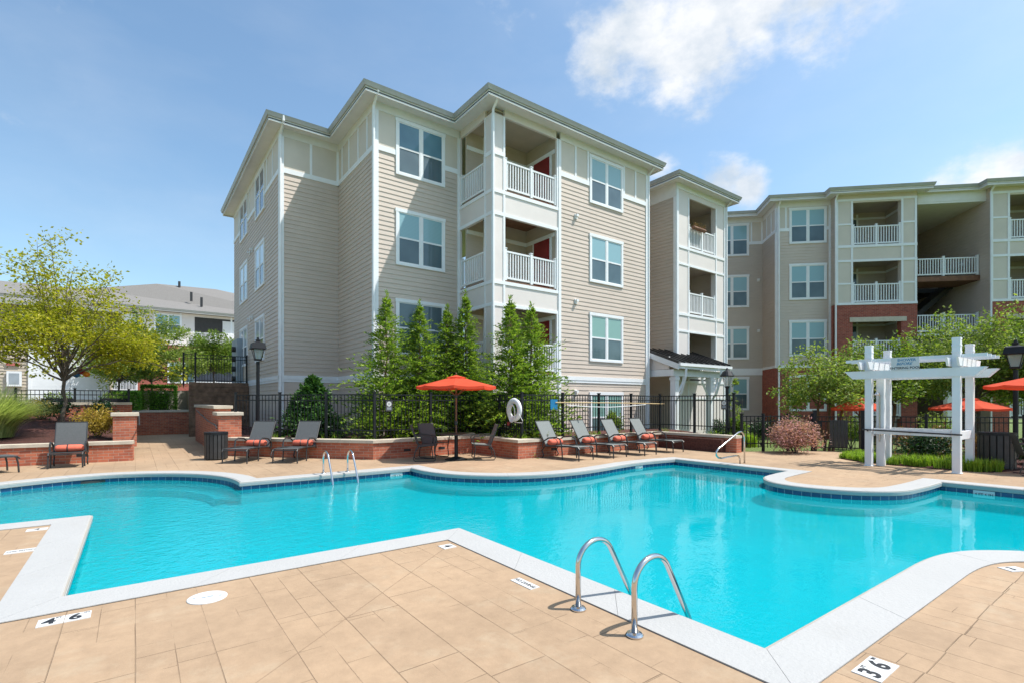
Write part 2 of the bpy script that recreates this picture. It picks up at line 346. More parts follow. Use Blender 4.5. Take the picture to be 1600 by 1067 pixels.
def tileband_mat():
    m = Mat('blue_waterline_tile'); P = m.tc.outputs['UV']
    b = m.node('ShaderNodeTexBrick', offset=0.); m.link(P, b.inputs['Vector']); b.inputs['Scale'].default_value = 1; b.inputs['Brick Width'].default_value = .155; b.inputs['Row Height'].default_value = .3
    b.inputs['Mortar Size'].default_value = .004; m.val(b.inputs['Color1'], (.008,.06,.15)); m.val(b.inputs['Color2'], (.016,.09,.21)); m.val(b.inputs['Mortar'], (.35,.42,.46))
    m.base(b.outputs[0]); m.set(.2); return m.m
BLUETILE = tileband_mat()

# ------------------------------------------------------------------ text
def text_mesh(name, s, size, mat, parent, matrix, bold=0., shear=0.):
    cu = bpy.data.curves.new('lettering', 'FONT'); cu.body = s; cu.size = size; cu.align_x = 'CENTER'; cu.align_y = 'CENTER'; cu.extrude = .0012; cu.offset = bold; cu.shear = shear; cu.resolution_u = 3
    t = bpy.data.objects.new('lettering_curve', cu); COL.objects.link(t); dg = bpy.context.evaluated_depsgraph_get(); dg.update()
    me = bpy.data.meshes.new_from_object(t.evaluated_get(dg)); bpy.data.objects.remove(t); bpy.data.curves.remove(cu)
    me.materials.clear(); me.materials.append(mat)
    o = bpy.data.objects.new(name, me); COL.objects.link(o); o.parent = parent; o.matrix_basis = matrix; return o
# ------------------------------------------------------------------ ground, deck, pool
POOL = [(-.49,5.42),(3.22,5.42),(3.2,1.6),(6.1,1.57),(6.5,1.54),(6.8,1.48),(7.05,1.38),(7.28,1.22),(7.5,1.0),(7.7,.6),(7.9,0),(8.2,-1.5),(13,-1.5),(12.74,1.78),(12.68,2.93),
  (11.9,2.94),(11.45,2.97),(11.05,3.01),(10.75,3.1),(10.42,3.32),(10.13,3.66),(9.95,4.08),(9.89,4.48),(9.97,4.83),(10.23,5.13),(10.6,5.32),(11.1,5.4),(11.9,5.45),
  (11.9,8.46),(11.4,8.53),(10.8,8.57),(10.16,8.55),(9.5,8.46),(8.9,8.36),(8.2,8.29),(7.6,8.32),(6.95,8.46),(6.39,8.71),(5.95,9.06),(5.6,9.5),(5.38,10.0),(5.29,10.5),(5.28,11.1),
  (1.66,11.1),(1.65,11.4),(1.58,11.9),(1.42,12.38),(1.17,12.85),(.85,13.25),(.42,13.6),(-.06,13.85),(-.6,13.98),(-1.1,13.93),(-1.6,13.75),(-2.07,13.52),(-2.7,13.1),(-3.4,12.4),(-4,11.4),(-4.3,10.2),(-4.3,9.13),(-.5,9.07)]
def refine(P):                          # smooth the curved runs of the outline
    out = []; n_ = len(P)
    for i in range(n_):
        p0, p1, p2, p3 = (Vector(P[(i+k) % n_]) for k in (-1, 0, 1, 2)); out.append(tuple(p1))
        if (p2-p1).length > .85: continue
        t1 = (p1-p0).normalized(); t2 = (p2-p1).normalized(); t3 = (p3-p2).normalized(); s0 = t1.dot(t2) > .6; s1 = t2.dot(t3) > .6; L_ = (p2-p1).length
        m1 = ((t1+t2).normalized() if s0 else t2)*L_; m2 = ((t2+t3).normalized() if s1 else t2)*L_
        for k in (1, 2, 3):
            t = k/4; out.append(tuple(p1*(2*t**3-3*t*t+1)+m1*(t**3-2*t*t+t)+p2*(-2*t**3+3*t*t)+m2*(t**3-t*t)))
    return out
POOL = refine(POOL); CW = .36
POOL_OUT = offset(POOL, -CW); POOL_OUT2 = offset(POOL, -CW+.03)
area = sum(POOL[i-1][0]*POOL[i][1]-POOL[i][0]*POOL[i-1][1] for i in range(len(POOL)))
if area < 0: POOL.reverse(); POOL_OUT = offset(POOL, -CW); POOL_OUT2 = offset(POOL, -CW+.03)
def sheet(name, outer, hole, z, mat):
    bm = bmesh.new(); ed = []
    for loop in (outer, hole):
        if not loop: continue
        vs = [bm.verts.new((x, y, z)) for x, y in loop]; ed += [bm.edges.new((vs[i-1], vs[i])) for i in range(len(vs))]
    bmesh.ops.triangle_fill(bm, use_beauty=True, use_dissolve=False, edges=ed)
    bmesh.ops.recalc_face_normals(bm, faces=bm.faces)
    if bm.faces and sum(f.normal.z for f in bm.faces) < 0: bmesh.ops.reverse_faces(bm, faces=bm.faces)
    me = bpy.data.meshes.new(name); bm.to_mesh(me); bm.free(); me.materials.append(mat)
    o = bpy.data.objects.new(name, me); COL.objects.link(o); o['kind'] = 'structure'; return o
DECKOUT = [(-12,-7),(20,-7),(20,1.6),(16.05,2.4),(15.3,2.66),(15.08,3.1),(15.02,3.6),(15.05,4.3),(15.2,5.2),(15.75,5.9),(18.15,6.1),(17.55,7.3),(15.3,8.6),(15.0,11.2),(8.8,11.3),(8.8,13.5),(5.3,13.5),(2.2,16.9),(2.2,30),(-.1,30),(-.1,17.3),(-12,18.2)]
sheet('pool_deck', DECKOUT, POOL_OUT2, 0, DECK)
gs = sheet('ground', [(-900,-900),(900,-900),(900,900),(-900,900)], offset(POOL, -.3), -.5, LAWN)
# basin: plaster walls and floor, tile band, water
FLOOR = -.44
b = MB(); n = len(POOL); inn = offset(POOL, -.012)
for i in range(n):
    p, q = inn[i-1], inn[i]; b.quad((*q,-.06),(*p,-.06),(*p,FLOOR),(*q,FLOOR))
tag(b.build('pool_wall', PLASTER), kind='structure')
sheet('pool_floor', offset(POOL, -.05), None, FLOOR, PLASTER)
me = bpy.data.meshes.new('waterline_tile'); vs = []; fs = []; uv = []; acc = 0
tb = offset(POOL, -.004)
for i in range(n):
    p, q = Vector(tb[i-1]), Vector(tb[i]); L_ = (q-p).length; k = len(vs)
    vs += [(*p,-.235),(*q,-.235),(*q,-.08),(*p,-.08)]; fs.append((k+3,k+2,k+1,k)); uv += [(acc,.15),(acc+L_,.15),(acc+L_,0.01),(acc,0.01)]; acc += L_
me.from_pydata(vs, [], fs); ul = me.uv_layers.new(name='UV')
for poly in me.polygons:
    for li in poly.loop_indices: ul.data[li].uv = uv[me.loops[li].vertex_index]
me.materials.append(BLUETILE); o = bpy.data.objects.new('waterline_tile', me); COL.objects.link(o); o['kind'] = 'structure'
sheet('water', POOL, None, -.15, WATER)
# bench ledge that runs round the far side of the pool, just under the water
def ledge():
    b = MB(); i0 = offset(POOL, .0); i1 = offset(POOL, .42)
    for i in range(n):
        p, q = Vector(POOL[i-1]), Vector(POOL[i]); 
        if not (p.y > 11.2 and q.y > 11.2 and p.x < 1.7): continue
        a0, a1, c1, c0 = i0[i-1], i0[i], i1[i], i1[i-1]
        b.quad((*a0,-.30),(*a1,-.42),(*c1,-.30),(*c0,-.30)); b.quad((*c0,-.30),(*c1,-.30),(*c1,FLOOR),(*c0,FLOOR))
    if b.v: tag(b.build('pool_bench', PLASTER), kind='structure')
# coping stones with open joints over a pale bed
def coping():
    acc = 0; bed = MB(); st = MB(); inner = offset(POOL, .028); o1 = POOL_OUT
    for i in range(n):
        a, c = Vector(inner[i-1]), Vector(inner[i]); d, e = Vector(o1[i]), Vector(o1[i-1])
        bed.hexa([(*a,-.07),(*c,-.07),(*d,-.07),(*e,-.07),(*a,.004),(*c,.004),(*d,.004),(*e,.004)], 0)
        L_ = (Vector(POOL[i])-Vector(POOL[i-1])).length; k = max(1, round(L_/1.25)) if L_ > .85 else 1
        cutj = L_ > .85 or acc > .7; acc = 0 if cutj else acc+L_
        for j in range(k):
            t0 = j/k+(.004/L_ if cutj else 0); t1 = (j+1)/k
            p0, p1 = a.lerp(c, t0), a.lerp(c, t1); q1, q0 = e.lerp(d, t1), e.lerp(d, t0)
            m0, m1 = p0.lerp(q0, .07), p1.lerp(q1, .07)
            for (x0, x1, y1, y0, z) in ((m0, m1, q1, q0, 0),):
                st.hexa([(*x0,-.02),(*x1,-.02),(*y1,-.02),(*y0,-.02),(*x0,.016),(*x1,.016),(*y1,.011),(*y0,.011)])
            f0, f1 = p0.lerp(q0, -.012), p1.lerp(q1, -.012)
            st.hexa([(*p0,-.066),(*p1,-.066),(*m1,-.066),(*m0,-.066),(*f0,-.012),(*f1,-.012),(*m1,.016),(*m0,.016)])
    tag(bed.build('coping_bed', CONC), kind='structure'); tag(st.build('pool_coping', COPING), kind='structure')
coping()
ledge()
# ------------------------------------------------------------------ building kit
LAP = .165
def lap(b, fr, a0, a1, z0, z1, d=.018):
    z = z0
    while z < z1-.01:
        t = min(z+LAP, z1); k = d*(t-z)/LAP
        b.quad(fr(a0,k,z), fr(a1,k,z), fr(a1,.001,t), fr(a0,.001,t)); b.quad(fr(a0,.001,z), fr(a1,.001,z), fr(a1,k,z), fr(a0,k,z)); z = t
def window(parent, fr, a0, a1, z0, z1, top, low, label=None, case=.10, sashes=2):
    w = MB(); w.fbox(fr,a0,a0+case,.002,.055,z0,z1-.12); w.fbox(fr,a1-case,a1,.002,.055,z0,z1-.12)
    w.fbox(fr,a0-.02,a1+.02,.002,.06,z1-.12,z1); w.fbox(fr,a0+case,a1-case,.002,.06,z0,z0+.08)
    i0, i1, j0, j1 = a0+case, a1-case, z0+.08, z1-.12; zm = (j0+j1)/2; half = [(i0,i1)]
    if sashes == 2:
        c = (i0+i1)/2; w.fbox(fr,c-.05,c+.05,.002,.05,j0,j1); half = [(i0,c-.05),(c+.05,i1)]
    for p, q in half:
        for z, zz, oo in ((j0,j0+.045,.042),(j1-.035,j1,.034),(zm-.03,zm+.03,.04)): w.fbox(fr,p,q,.004,oo,z,zz)
        for x, xx in ((p,p+.035),(q-.035,q)): w.fbox(fr,x,xx,.005,.038,j0+.045,j1-.035)
    f = w.build('window', TRIM, parent)
    u = MB(); l = MB()
    for p, q in half:
        u.quad(fr(p,.028,zm),fr(q,.028,zm),fr(q,.028,j1),fr(p,.028,j1)); l.quad(fr(p,.026,j0),fr(q,.026,j0),fr(q,.026,zm),fr(p,.026,zm))
    u.build('blind_pane', top, f); l.build('pane', low, f)
    return f
def railing(parent, fr, a0, a1, z, o=0., h=1.05, mid=True, name='railing'):
    b = MB(); po = [a0+.05, a1-.05]+([(a0+a1)/2] if mid else [])
    for a in po: b.fbox(fr,a-.05,a+.05,o-.05,o+.05,z+.02,z+h+.07); b.fbox(fr,a-.06,a+.06,o-.06,o+.06,z+h+.07,z+h+.1)
    po.sort()
    for p, q in zip(po, po[1:]):
        b.fbox(fr,p+.05,q-.05,o-.035,o+.035,z+h-.06,z+h); b.fbox(fr,p+.05,q-.05,o-.03,o+.03,z+.08,z+.15)
        k = max(2, round((q-p-.1)/.125))
        for j in range(k): a = p+.05+(q-p-.1)*(j+.5)/k; b.fbox(fr,a-.02,a+.02,o-.02,o+.02,z+.15,z+h-.06)
    return b.build(name, VINYL, parent)
def eaves(parent, poly, zt, skip=(), roof=True, ins=2.2, rise=.62):
    s = MB(); s.prism(poly, zt-.24, zt-.2); s.build('soffit', CREAM, parent)
    f = MB(); g = MB(); k = len(poly); inn = offset(poly, .05); out = offset(poly, -.1)
    for i in range(k):
        if i in skip: continue
        p, q, pi, qi, po, qo = poly[i-1], poly[i], inn[i-1], inn[i], out[i-1], out[i]
        f.hexa([(*p,zt-.3),(*q,zt-.3),(*qi,zt-.3),(*pi,zt-.3),(*p,zt-.02),(*q,zt-.02),(*qi,zt-.02),(*pi,zt-.02)])
        g.hexa([(*offset(poly,-.05)[i-1],zt-.15),(*offset(poly,-.05)[i],zt-.15),(*q,zt-.15),(*p,zt-.15),(*po,zt),(*qo,zt),(*q,zt),(*p,zt)])
    f.build('fascia', CREAM, parent); g.build('gutter', GUTTER, parent)
    if roof:
        r = MB(); i2 = offset(poly, ins); kk = len(poly); r.add([(*p,zt-.005) for p in out]+[(*p,zt+rise) for p in i2], [(i,(i+1)%kk,kk+(i+1)%kk,kk+i) for i in range(kk)]+[tuple(range(kk,2*kk))]); r.build('roof', ROOF, parent)
def downspout(parent, fr, a, o, ztop, zbot, over=.5):
    b = MB(); x = fr
    pts = [x(a,o+over,ztop), x(a,o+over,ztop-.16), x(a,o+.06,ztop-.48), x(a,o+.06,zbot)]
    b.tube(pts, .05, 6); return b.build('downspout', TRIM, parent)
def vent(parent, fr, a, z):
    b = MB(); b.fbox(fr,a-.07,a+.07,.02,.05,z-.09,z+.09); b.fbox(fr,a-.05,a+.05,.05,.15,z-.02,z+.07); return b.build('dryer_vent', TRIM, parent)
def board_panels(trim, pan, fr, a0, a1, z0, z1, cuts, d=.03):
    pan.fbox(fr,a0,a1,-.02,.012,z0,z1)
    for c in cuts: trim.fbox(fr,c-.045,c+.045,.012,d+.004,z0,z1)

# ------------------------------------------------------------------ the near apartment building
def main_building():
    B = thing('apartment_building', 'four storey tan apartment block nearest the pool with stacked corner balconies and red doors', 'apartment building', (8,20,0))
    off = (-8,-20)
    def F2(x, y, a): return Fr(x+off[0], y+off[1], a)
    FA, FBs, FB, FCs, FC = F2(4.4,20.6,0), F2(6.6,20.6,-90), F2(6.6,16.77,0), F2(9.98,16.77,-90), F2(9.98,14.51,0)
    FL, FR_ = F2(4.4,31.6,-90), F2(18.35,14.51,90)
    LA, LBs, LB, LCs, LC, LL, LR = 2.2, 3.83, 3.38, 2.26, 8.37, 11.0, 9.0
    Z0, ZT, ZP, ZF, ZE = -.6, 10.25, 10.43, 11.62, 12.15
    s = MB(); t = MB(); p = MB(); c = MB()
    for fr, a0, a1 in ((FA,0,LA),(FBs,0,LBs),(FB,0,LB),(FC,3.14,LC),(FL,0,LL),(FR_,0,LR)):
        s = MB(); lap(s, fr, a0, a1, Z0, 2.33); lap(s, fr, a0, a1, 2.58, ZT); s.build('siding', SIDE, B)
        t = MB(); c = MB(); t.fbox(fr,a0,a1,-.02,.035,2.33,2.43); t.fbox(fr,a0,a1,-.02,.05,2.43,2.58)
        cut = {FB: ((.77,2.73),), FC: ((4.72,6.72),), FL: ((2.1,4.25),(6.25,8.25))}.get(fr, ()); q = a0+.001
        for w0, w1 in cut: t.fbox(fr,q,w0+.02,-.02,.038,ZT,ZP); q = w1-.02
        t.fbox(fr,q,a1-.001,-.02,.038,ZT,ZP); c.fbox(fr,a0,a1,-.02,.034,ZF,11.93); t.build('belt_trim', TRIM, B); c.build('frieze', CREAM, B)
    # corner boards (butted round each outside corner)
    for fr, a in ((FA,.0),(FB,0),(FL,LL-.13),(FBs,LBs-.13),(FC,LC-.13),(FC,3.04),(FB,LB-.1)):
        t = MB(); t.fbox(fr,a,a+.13,.0,.042,Z0,2.32); t.fbox(fr,a,a+.13,.0,.056,2.32,2.59); t.fbox(fr,a,a+.13,.0,.0425,2.59,ZF); t.build('corner_board', TRIM, B)
    t = MB(); t.fbox(FA,LA-.09,LA-.002,0,.042,ZT,ZF); t.fbox(FBs,.002,.09,0,.042,ZT,ZF); t.build('corner_board', TRIM, B)
    for fr, a0, a1, cuts in ((FA,0,LA,(1.12,)),(FBs,0,LBs,(.5,1.3,2.3,3.2)),(FB,0,LB,()),(FC,3.04,LC,(3.95,4.64,6.80,7.55)),(FL,0,LL,(1.6,4.7,8.7,9.8)),(FR_,0,LR,(1.5,3,4.5))):
        p = MB(); t = MB(); board_panels(t, p, fr, a0, a1, ZP, ZF, cuts); q = p.build('upper_panel', PANEL, B)
        if t.v: t.build('batten', TRIM, q)
    bk = MB(); bk.box(4.4+off[0],18.35+off[0],31.55+off[1],31.6+off[1],Z0,12); bk.build('rear_wall', SIDE, B)
    # roof
    pl = [(3.9,32.1),(3.9,20.1),(6.1,20.1),(6.1,16.27),(9.48,16.27),(9.48,14.01),(18.85,14.01),(18.85,32.1)]
    eaves(B, [(x+off[0],y+off[1]) for x,y in pl], ZE)
    # windows
    fl = (9.61, 6.42, 3.23, .04)
    for i, z in enumerate(fl):
        if i < 3: window(B, FB, .77, 2.73, z-.02, z+1.98, (GLASSB, BLIND, PANE)[i], PANE)
        window(B, FC, 4.72, 6.72, z-(.02 if i < 3 else .1), z+1.94, (BLIND, BLIND, BLINDG, BLINDG)[i], PANE)
        if i < 3:
            window(B, FL, 6.25, 8.25, z+.1, z+2.05, BLINDW if i else PANEN, PANEN)
            window(B, FL, 2.1, 4.25, z+.1, z+2.05, BLINDW if i else PANEN, PANEN)
    for z in (9.1, 5.75, 2.2): vent(B, FC, 3.95, z-.25)
    for z in (8.9, 5.75): vent(B, FL, 5.5, z-.3); vent(B, FL, 4.9, z-.3)
    downspout(B, FA, .0, .0, ZE-.02, Z0, .55); downspout(B, FB, -.07, .05, ZE-.02, Z0, .45); downspout(B, FC, -.06, .05, ZE-.02, Z0, .42); downspout(B, FC, LC+.05, -.02, ZE-.02, Z0, .5)
    # balcony stack
    floors = (9.02, 5.83, 2.63)
    bw = MB(); bt = MB(); brown = MB()
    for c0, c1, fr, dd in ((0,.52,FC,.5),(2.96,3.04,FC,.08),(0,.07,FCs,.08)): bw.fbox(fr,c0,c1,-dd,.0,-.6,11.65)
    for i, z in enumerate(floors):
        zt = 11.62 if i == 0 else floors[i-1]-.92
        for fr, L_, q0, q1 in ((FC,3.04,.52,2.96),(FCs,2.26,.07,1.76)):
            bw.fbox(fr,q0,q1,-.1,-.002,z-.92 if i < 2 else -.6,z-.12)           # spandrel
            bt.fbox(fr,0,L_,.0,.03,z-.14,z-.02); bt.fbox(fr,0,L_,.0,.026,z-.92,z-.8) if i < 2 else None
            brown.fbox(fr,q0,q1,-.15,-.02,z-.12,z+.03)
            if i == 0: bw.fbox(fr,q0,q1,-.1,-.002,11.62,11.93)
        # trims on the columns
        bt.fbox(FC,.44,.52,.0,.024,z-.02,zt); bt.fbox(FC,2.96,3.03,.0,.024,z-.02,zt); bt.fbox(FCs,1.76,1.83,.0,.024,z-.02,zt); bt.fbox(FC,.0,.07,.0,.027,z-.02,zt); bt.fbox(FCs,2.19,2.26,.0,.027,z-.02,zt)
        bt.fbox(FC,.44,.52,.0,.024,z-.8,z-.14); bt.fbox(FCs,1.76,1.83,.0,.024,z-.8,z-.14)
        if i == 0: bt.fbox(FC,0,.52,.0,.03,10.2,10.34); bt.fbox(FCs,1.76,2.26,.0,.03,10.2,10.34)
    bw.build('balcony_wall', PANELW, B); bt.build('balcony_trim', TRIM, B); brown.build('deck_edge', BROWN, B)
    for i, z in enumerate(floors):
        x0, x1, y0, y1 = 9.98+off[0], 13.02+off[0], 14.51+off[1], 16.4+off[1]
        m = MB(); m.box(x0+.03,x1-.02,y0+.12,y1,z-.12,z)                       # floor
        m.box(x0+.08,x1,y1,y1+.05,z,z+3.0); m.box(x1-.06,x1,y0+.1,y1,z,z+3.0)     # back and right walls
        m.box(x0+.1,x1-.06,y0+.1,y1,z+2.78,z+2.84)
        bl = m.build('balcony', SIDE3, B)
        tr = MB()
        for x in (x0+.9, x0+1.75): tr.box(x-.05,x+.05,y1-.03,y1,z,z+2.78)
        tr.box(x0+.1,x1-.06,y1-.035,y1-.001,z+2.1,z+2.25)
        tr.box(x1-.09,x1-.061,y0+.12,y1-.04,z+2.1,z+2.25); tr.box(x1-.09,x1-.061,y1-.55,y1-.45,z,z+2.1); tr.box(x1-.09,x1-.061,y0+.3,y0+.4,z,z+2.1)
        tr.build('wall_trim', TRIM, bl)
        d = MB(); d.box(x1-.1,x1-.061,y0+.42,y0+1.35,z+.02,z+2.08); d.box(x1-.12,x1-.1,y0+.5,y0+.9,z+.2,z+.95); d.box(x1-.12,x1-.1,y0+.5,y0+.9,z+1.1,z+1.95); d.build('door', REDDOOR, bl)
        if i: w = MB(); w.box(x0+.1,x1-.06,y0+.12,y1,z+2.74,z+2.775); w.build('wood_ceiling', BROWN, bl)
        railing(bl, FC, .52, 2.98, z+.02, -.06, 1.08); railing(bl, FCs, .04, 1.78, z+.02, -.06, 1.08, False)
        lmp = MB(); lmp.lathe([(.02,0),(.1,.02),(.1,.14),(.02,.18)], (x0+1.3,y1-.12,z+1.95), 10); lmp.build('wall_light', CREAM, bl)
    return B
main_building()

def wing():
    B = thing('apartment_building', 'narrow pale balcony bay with three stacked balconies rising behind the black porch roof', 'apartment building', (20.4,14.44,0))
    F, Ls = Fr(0,0,0), Fr(0,6,-90)
    Z0 = -.6; s = MB(); lap(s, Ls, 0, 6, Z0, 11.62); s.build('siding', SIDE2, B); s = MB(); lap(s, Fr(4.17,0,90), 0, 8, Z0, 11.62); s.build('siding', SIDE2, B)
    t = MB(); w = MB(); c = MB(); fl = (8.95, 5.77, 2.6); q0, q1, W_ = 1.0, 3.27, 4.17
    c.fbox(Ls,0,6,-.02,.034,11.2,11.93)
    w.fbox(F,0,q0,-.25,0,Z0,11.93); w.fbox(F,q1,W_,-.25,0,Z0,11.93); w.fbox(F,q0,q1,-.1,-.002,11.35,11.93)
    t.fbox(F,0,.14,0,.04,Z0,11.6); t.fbox(Ls,5.86,6,0,.04,Z0,11.2); t.fbox(F,W_-.14,W_,0,.04,Z0,11.6); t.fbox(F,0,W_,0,.03,11.6,11.93)
    for i, z in enumerate(fl):
        zt = 11.35 if i == 0 else fl[i-1]-.9
        w.fbox(F,q0,q1,-.1,-.002,z-.9 if i < 2 else Z0,z-.1)
        t.fbox(F,.14,W_-.14,0,.032,z-.12,z); t.fbox(F,.14,W_-.14,0,.028,z-.9,z-.8)
        for a in (q0-.08,q1): t.fbox(F,a,a+.08,0,.024,z,zt); t.fbox(F,a,a+.08,0,.024,z-.8,z-.12)
        m = MB(); m.box(q0-.6,q1+.6,.12,2.2,z-.12,z); m.box(q0-.6,q1+.6,2.2,2.25,z,z+2.9); m.box(q0-.65,q0-.6,.1,2.2,z,z+2.9); m.box(q1+.6,q1+.65,.1,2.2,z,z+2.9); m.box(q0-.6,q1+.6,.1,2.2,z+2.5,z+2.56)
        bl = m.build('balcony', SIDE2, B); tr = MB(); tr.box(q0+.55,q0+.65,2.16,2.2,z,z+2.5); tr.box(q0+1.5,q0+1.6,2.16,2.2,z,z+2.5); tr.box(q0-.6,q1+.6,2.165,2.199,z+2.1,z+2.22); tr.build('wall_trim', TRIM, bl)
        d = MB(); d.box(q0+.65,q0+1.5,2.17,2.2,z,z+2.08); d.build('door', PANE, bl)
        railing(bl, F, q0, q1, z+.0, -.06, 1.05)
        if i == 0:
            fb = MB(); fb.tube([(q0+.15,-.12,z+1.0),(q0+1.15,-.12,z+1.0)], .09, 8); fb.build('flower_box', BROWN, bl)
            rng = random.Random(5); lv = MB(); leaves(lv, [(Vector((q0+.2+rng.random()*.9,-.14+rng.uniform(-.08,.08),z+1.1+rng.uniform(-.03,.12))),.1) for _ in range(26)], 8, .05, rng); lv.build('flowers', LF_RED, bl)
    w.build('wall', PANELW, B); t.build('trim', TRIM, B); c.build('frieze', CREAM, B)
    eaves(B, [(-.5,9),(-.5,-.5),(4.67,-.5),(4.67,9)], 12.1)
    downspout(B, F, W_+.03, .0, 12.08, Z0, .45)
    bk = MB(); bk.box(-2.05,0,1.8,1.85,Z0,12); bk.build('breezeway_wall', SIDE2, B)
    en = MB(); en.box(-2.02,-.02,1.72,1.79,Z0,2.9); en.build('entry_recess', ENTRY, B)
# ------------------------------------------------------------------ foliage kit
def leaves(b, blobs, n, size, rng, aspect=1.9, droop=0., flat=0., mi=0):
    for c, r in blobs:
        for _ in range(n):
            d = Vector((rng.gauss(0,1), rng.gauss(0,1), rng.gauss(0,1)*(1-flat*.6))); d.normalize(); p = Vector(c)+d*r*(rng.random()**.45)
            ax = Vector((rng.gauss(0,1), rng.gauss(0,1), rng.gauss(0,.6)-droop)); ax = (ax+d*.7).normalized()
            sd = ax.cross(Vector((rng.gauss(0,1), rng.gauss(0,1), rng.gauss(0,1)+.8))).normalized(); s = size*rng.uniform(.6,1.35)
            h = ax*s; w = sd*s/aspect*.5; nn = ax.cross(sd)*s*.12
            b.add([p, p+h*.5+w+nn, p+h, p+h*.5-w+nn], [(0,1,2,3)], mi)
def limb(b, p, q, r0, r1, rng, k=4, wob=.05):
    p, q = Vector(p), Vector(q); L_ = (q-p).length; pts = []; rs = []
    for i in range(k+1):
        t = i/k; x = p.lerp(q, t); 
        if 0 < i < k: x = x+Vector((rng.uniform(-1,1), rng.uniform(-1,1), rng.uniform(-.5,.5)))*wob*L_
        pts.append(x); rs.append(r0+(r1-r0)*t)
    b.tube(pts, rs, 7); return pts
wing()
def right_wing():
    B = thing('apartment_building', 'taupe apartment block with red brick base and an open stair hall, behind the white arbor', 'apartment building', (29.28,14.09,0), R(-45))
    F, E, S, G, GL, I, IL, GR = Fr(0,0,0), Fr(-9,2.25,0), Fr(0,2.25,-90), Fr(2.87,-.6,0), Fr(2.87,0,-90), Fr(10.42,-.6,0), Fr(10.42,9,-90), Fr(6.9,-.6,90)
    Z0, ZE = -.6, 13.1
    s = MB(); s2 = MB(); t = MB(); p = MB(); c = MB(); k = MB(); st = MB()
    for fr, a0, a1, zb in ((F,0,2.87,3.64),(S,0,2.25,3.64),(E,0,9,Z0)):
        t = MB(); cf = MB(); k = MB()
        s = MB(); lap(s, fr, a0, a1, zb, 11.2); s.build('siding', SIDE if fr is F else SIDE2, B); q = a0
        for w0, w1 in {F: ((.68,2.64),), E: ((6.2,8.2),)}.get(fr, ()): t.fbox(fr,q,w0+.02,-.02,.036,11.2,11.38); q = w1-.02
        t.fbox(fr,q,a1,-.02,.036,11.2,11.38); pp = MB(); pp.fbox(fr,a0,a1,-.02,.012,11.38,12.55); pp.build('upper_panel', PANEL, B); cf.fbox(fr,a0,a1,-.02,.034,12.55,12.9); cf.build('frieze', CREAM, B)
        if zb > 0: k.fbox(fr,a0,a1,-.05,.03,Z0,3.5); k.build('brick_base', BRICKB, B); b_ = MB(); b_.fbox(fr,a0,a1,-.04,.06,3.5,3.64); b_.build('ledge', TRIM, B)
        t.build('belt_trim', TRIM, B)
    t = MB(); c = MB(); k = MB(); p = MB()
    t.fbox(E,0,9,-.02,.05,3.2,3.62)
    for a in (.5, 1.45): t.fbox(F,a-.04,a+.04,0,.034,11.38,12.55) if a < .6 else None
    t.fbox(F,0,.13,0,.042,3.64,12.55); t.fbox(S,2.12,2.25,0,.042,3.64,12.55); t.fbox(E,8.91,8.998,0,.042,11.2,12.55); t.fbox(E,8.3,8.38,0,.034,11.38,12.55); t.fbox(F,2.75,2.87,0,.04,3.64,12.55)
    for x in (.75,1.5): t.fbox(S,x-.04,x+.04,0,.034,11.38,12.55)
    t.build('corner_board', TRIM, B)
    for i, z in enumerate((10.47, 7.3, 4.12, 1.05)):
        window(B, F, .68, 2.64, z, z+2.04, BLIND, PANE); window(B, E, 6.2, 8.2, z+(.05 if i < 3 else 0), z+2.06, BLIND, PANE)
    vent(B, E, 8.75, 9.0); vent(B, E, 8.75, 5.9)
    # balcony bays G and I
    for fr, L_, q0, q1 in ((G,4.03,.83,3.25),(I,6.5,.86,3.4)):
        t = MB(); p = MB(); k = MB(); st = MB()
        for z0, z1 in ((10.1,12.9),(6.95,10.1)):
            for a0, a1 in ((0,q0),(q1,L_)): p.fbox(fr,a0,a1,-.3,0,z0,z1)
        p.fbox(fr,q0,q1,-.1,-.002,12.42,12.9); p.fbox(fr,q0,q1,-.1,-.002,9.2,9.98)
        for z in (10.04,): t.fbox(fr,0,L_,0,.032,z-.08,z+.06)
        t.fbox(fr,0,L_,0,.03,9.18,9.3); t.fbox(fr,0,L_,-.02,.05,6.83,6.95); t.fbox(fr,0,L_,0,.03,12.5,12.62); t.fbox(fr,0,L_,0,.028,11.15,11.27) if False else None
        for a in (0,q0-.08,q1,L_-.12): t.fbox(fr,a,a+.1,0,.026,6.95,9.18); t.fbox(fr,a,a+.1,0,.026,10.1,12.5); t.fbox(fr,a,a+.1,0,.026,9.3,9.96)
        for z in (7.95, 11.2): t.fbox(fr,.1,q0-.08,0,.024,z,z+.09); t.fbox(fr,q1+.1,L_-.12,0,.024,z,z+.09)
        for a0, a1 in ((0,q0),(q1,L_)): k.fbox(fr,a0,a1,-.35,.02,Z0,6.83)
        k.fbox(fr,q0,q1,-.1,.02,6.15,6.83); st.fbox(fr,q0-.15,q1+.25,-.08,.06,5.9,6.15); k.fbox(fr,q0,q1,-.2,.02,2.6,3.75) ; st.fbox(fr,q0-.1,q1+.1,-.08,.07,2.4,2.6)
        t.build('trim', TRIM, B); p.build('balcony_wall', PANEL, B); k.build('brick_base', BRICKB, B); st.build('stone_lintel', CAPST, B); k = MB()
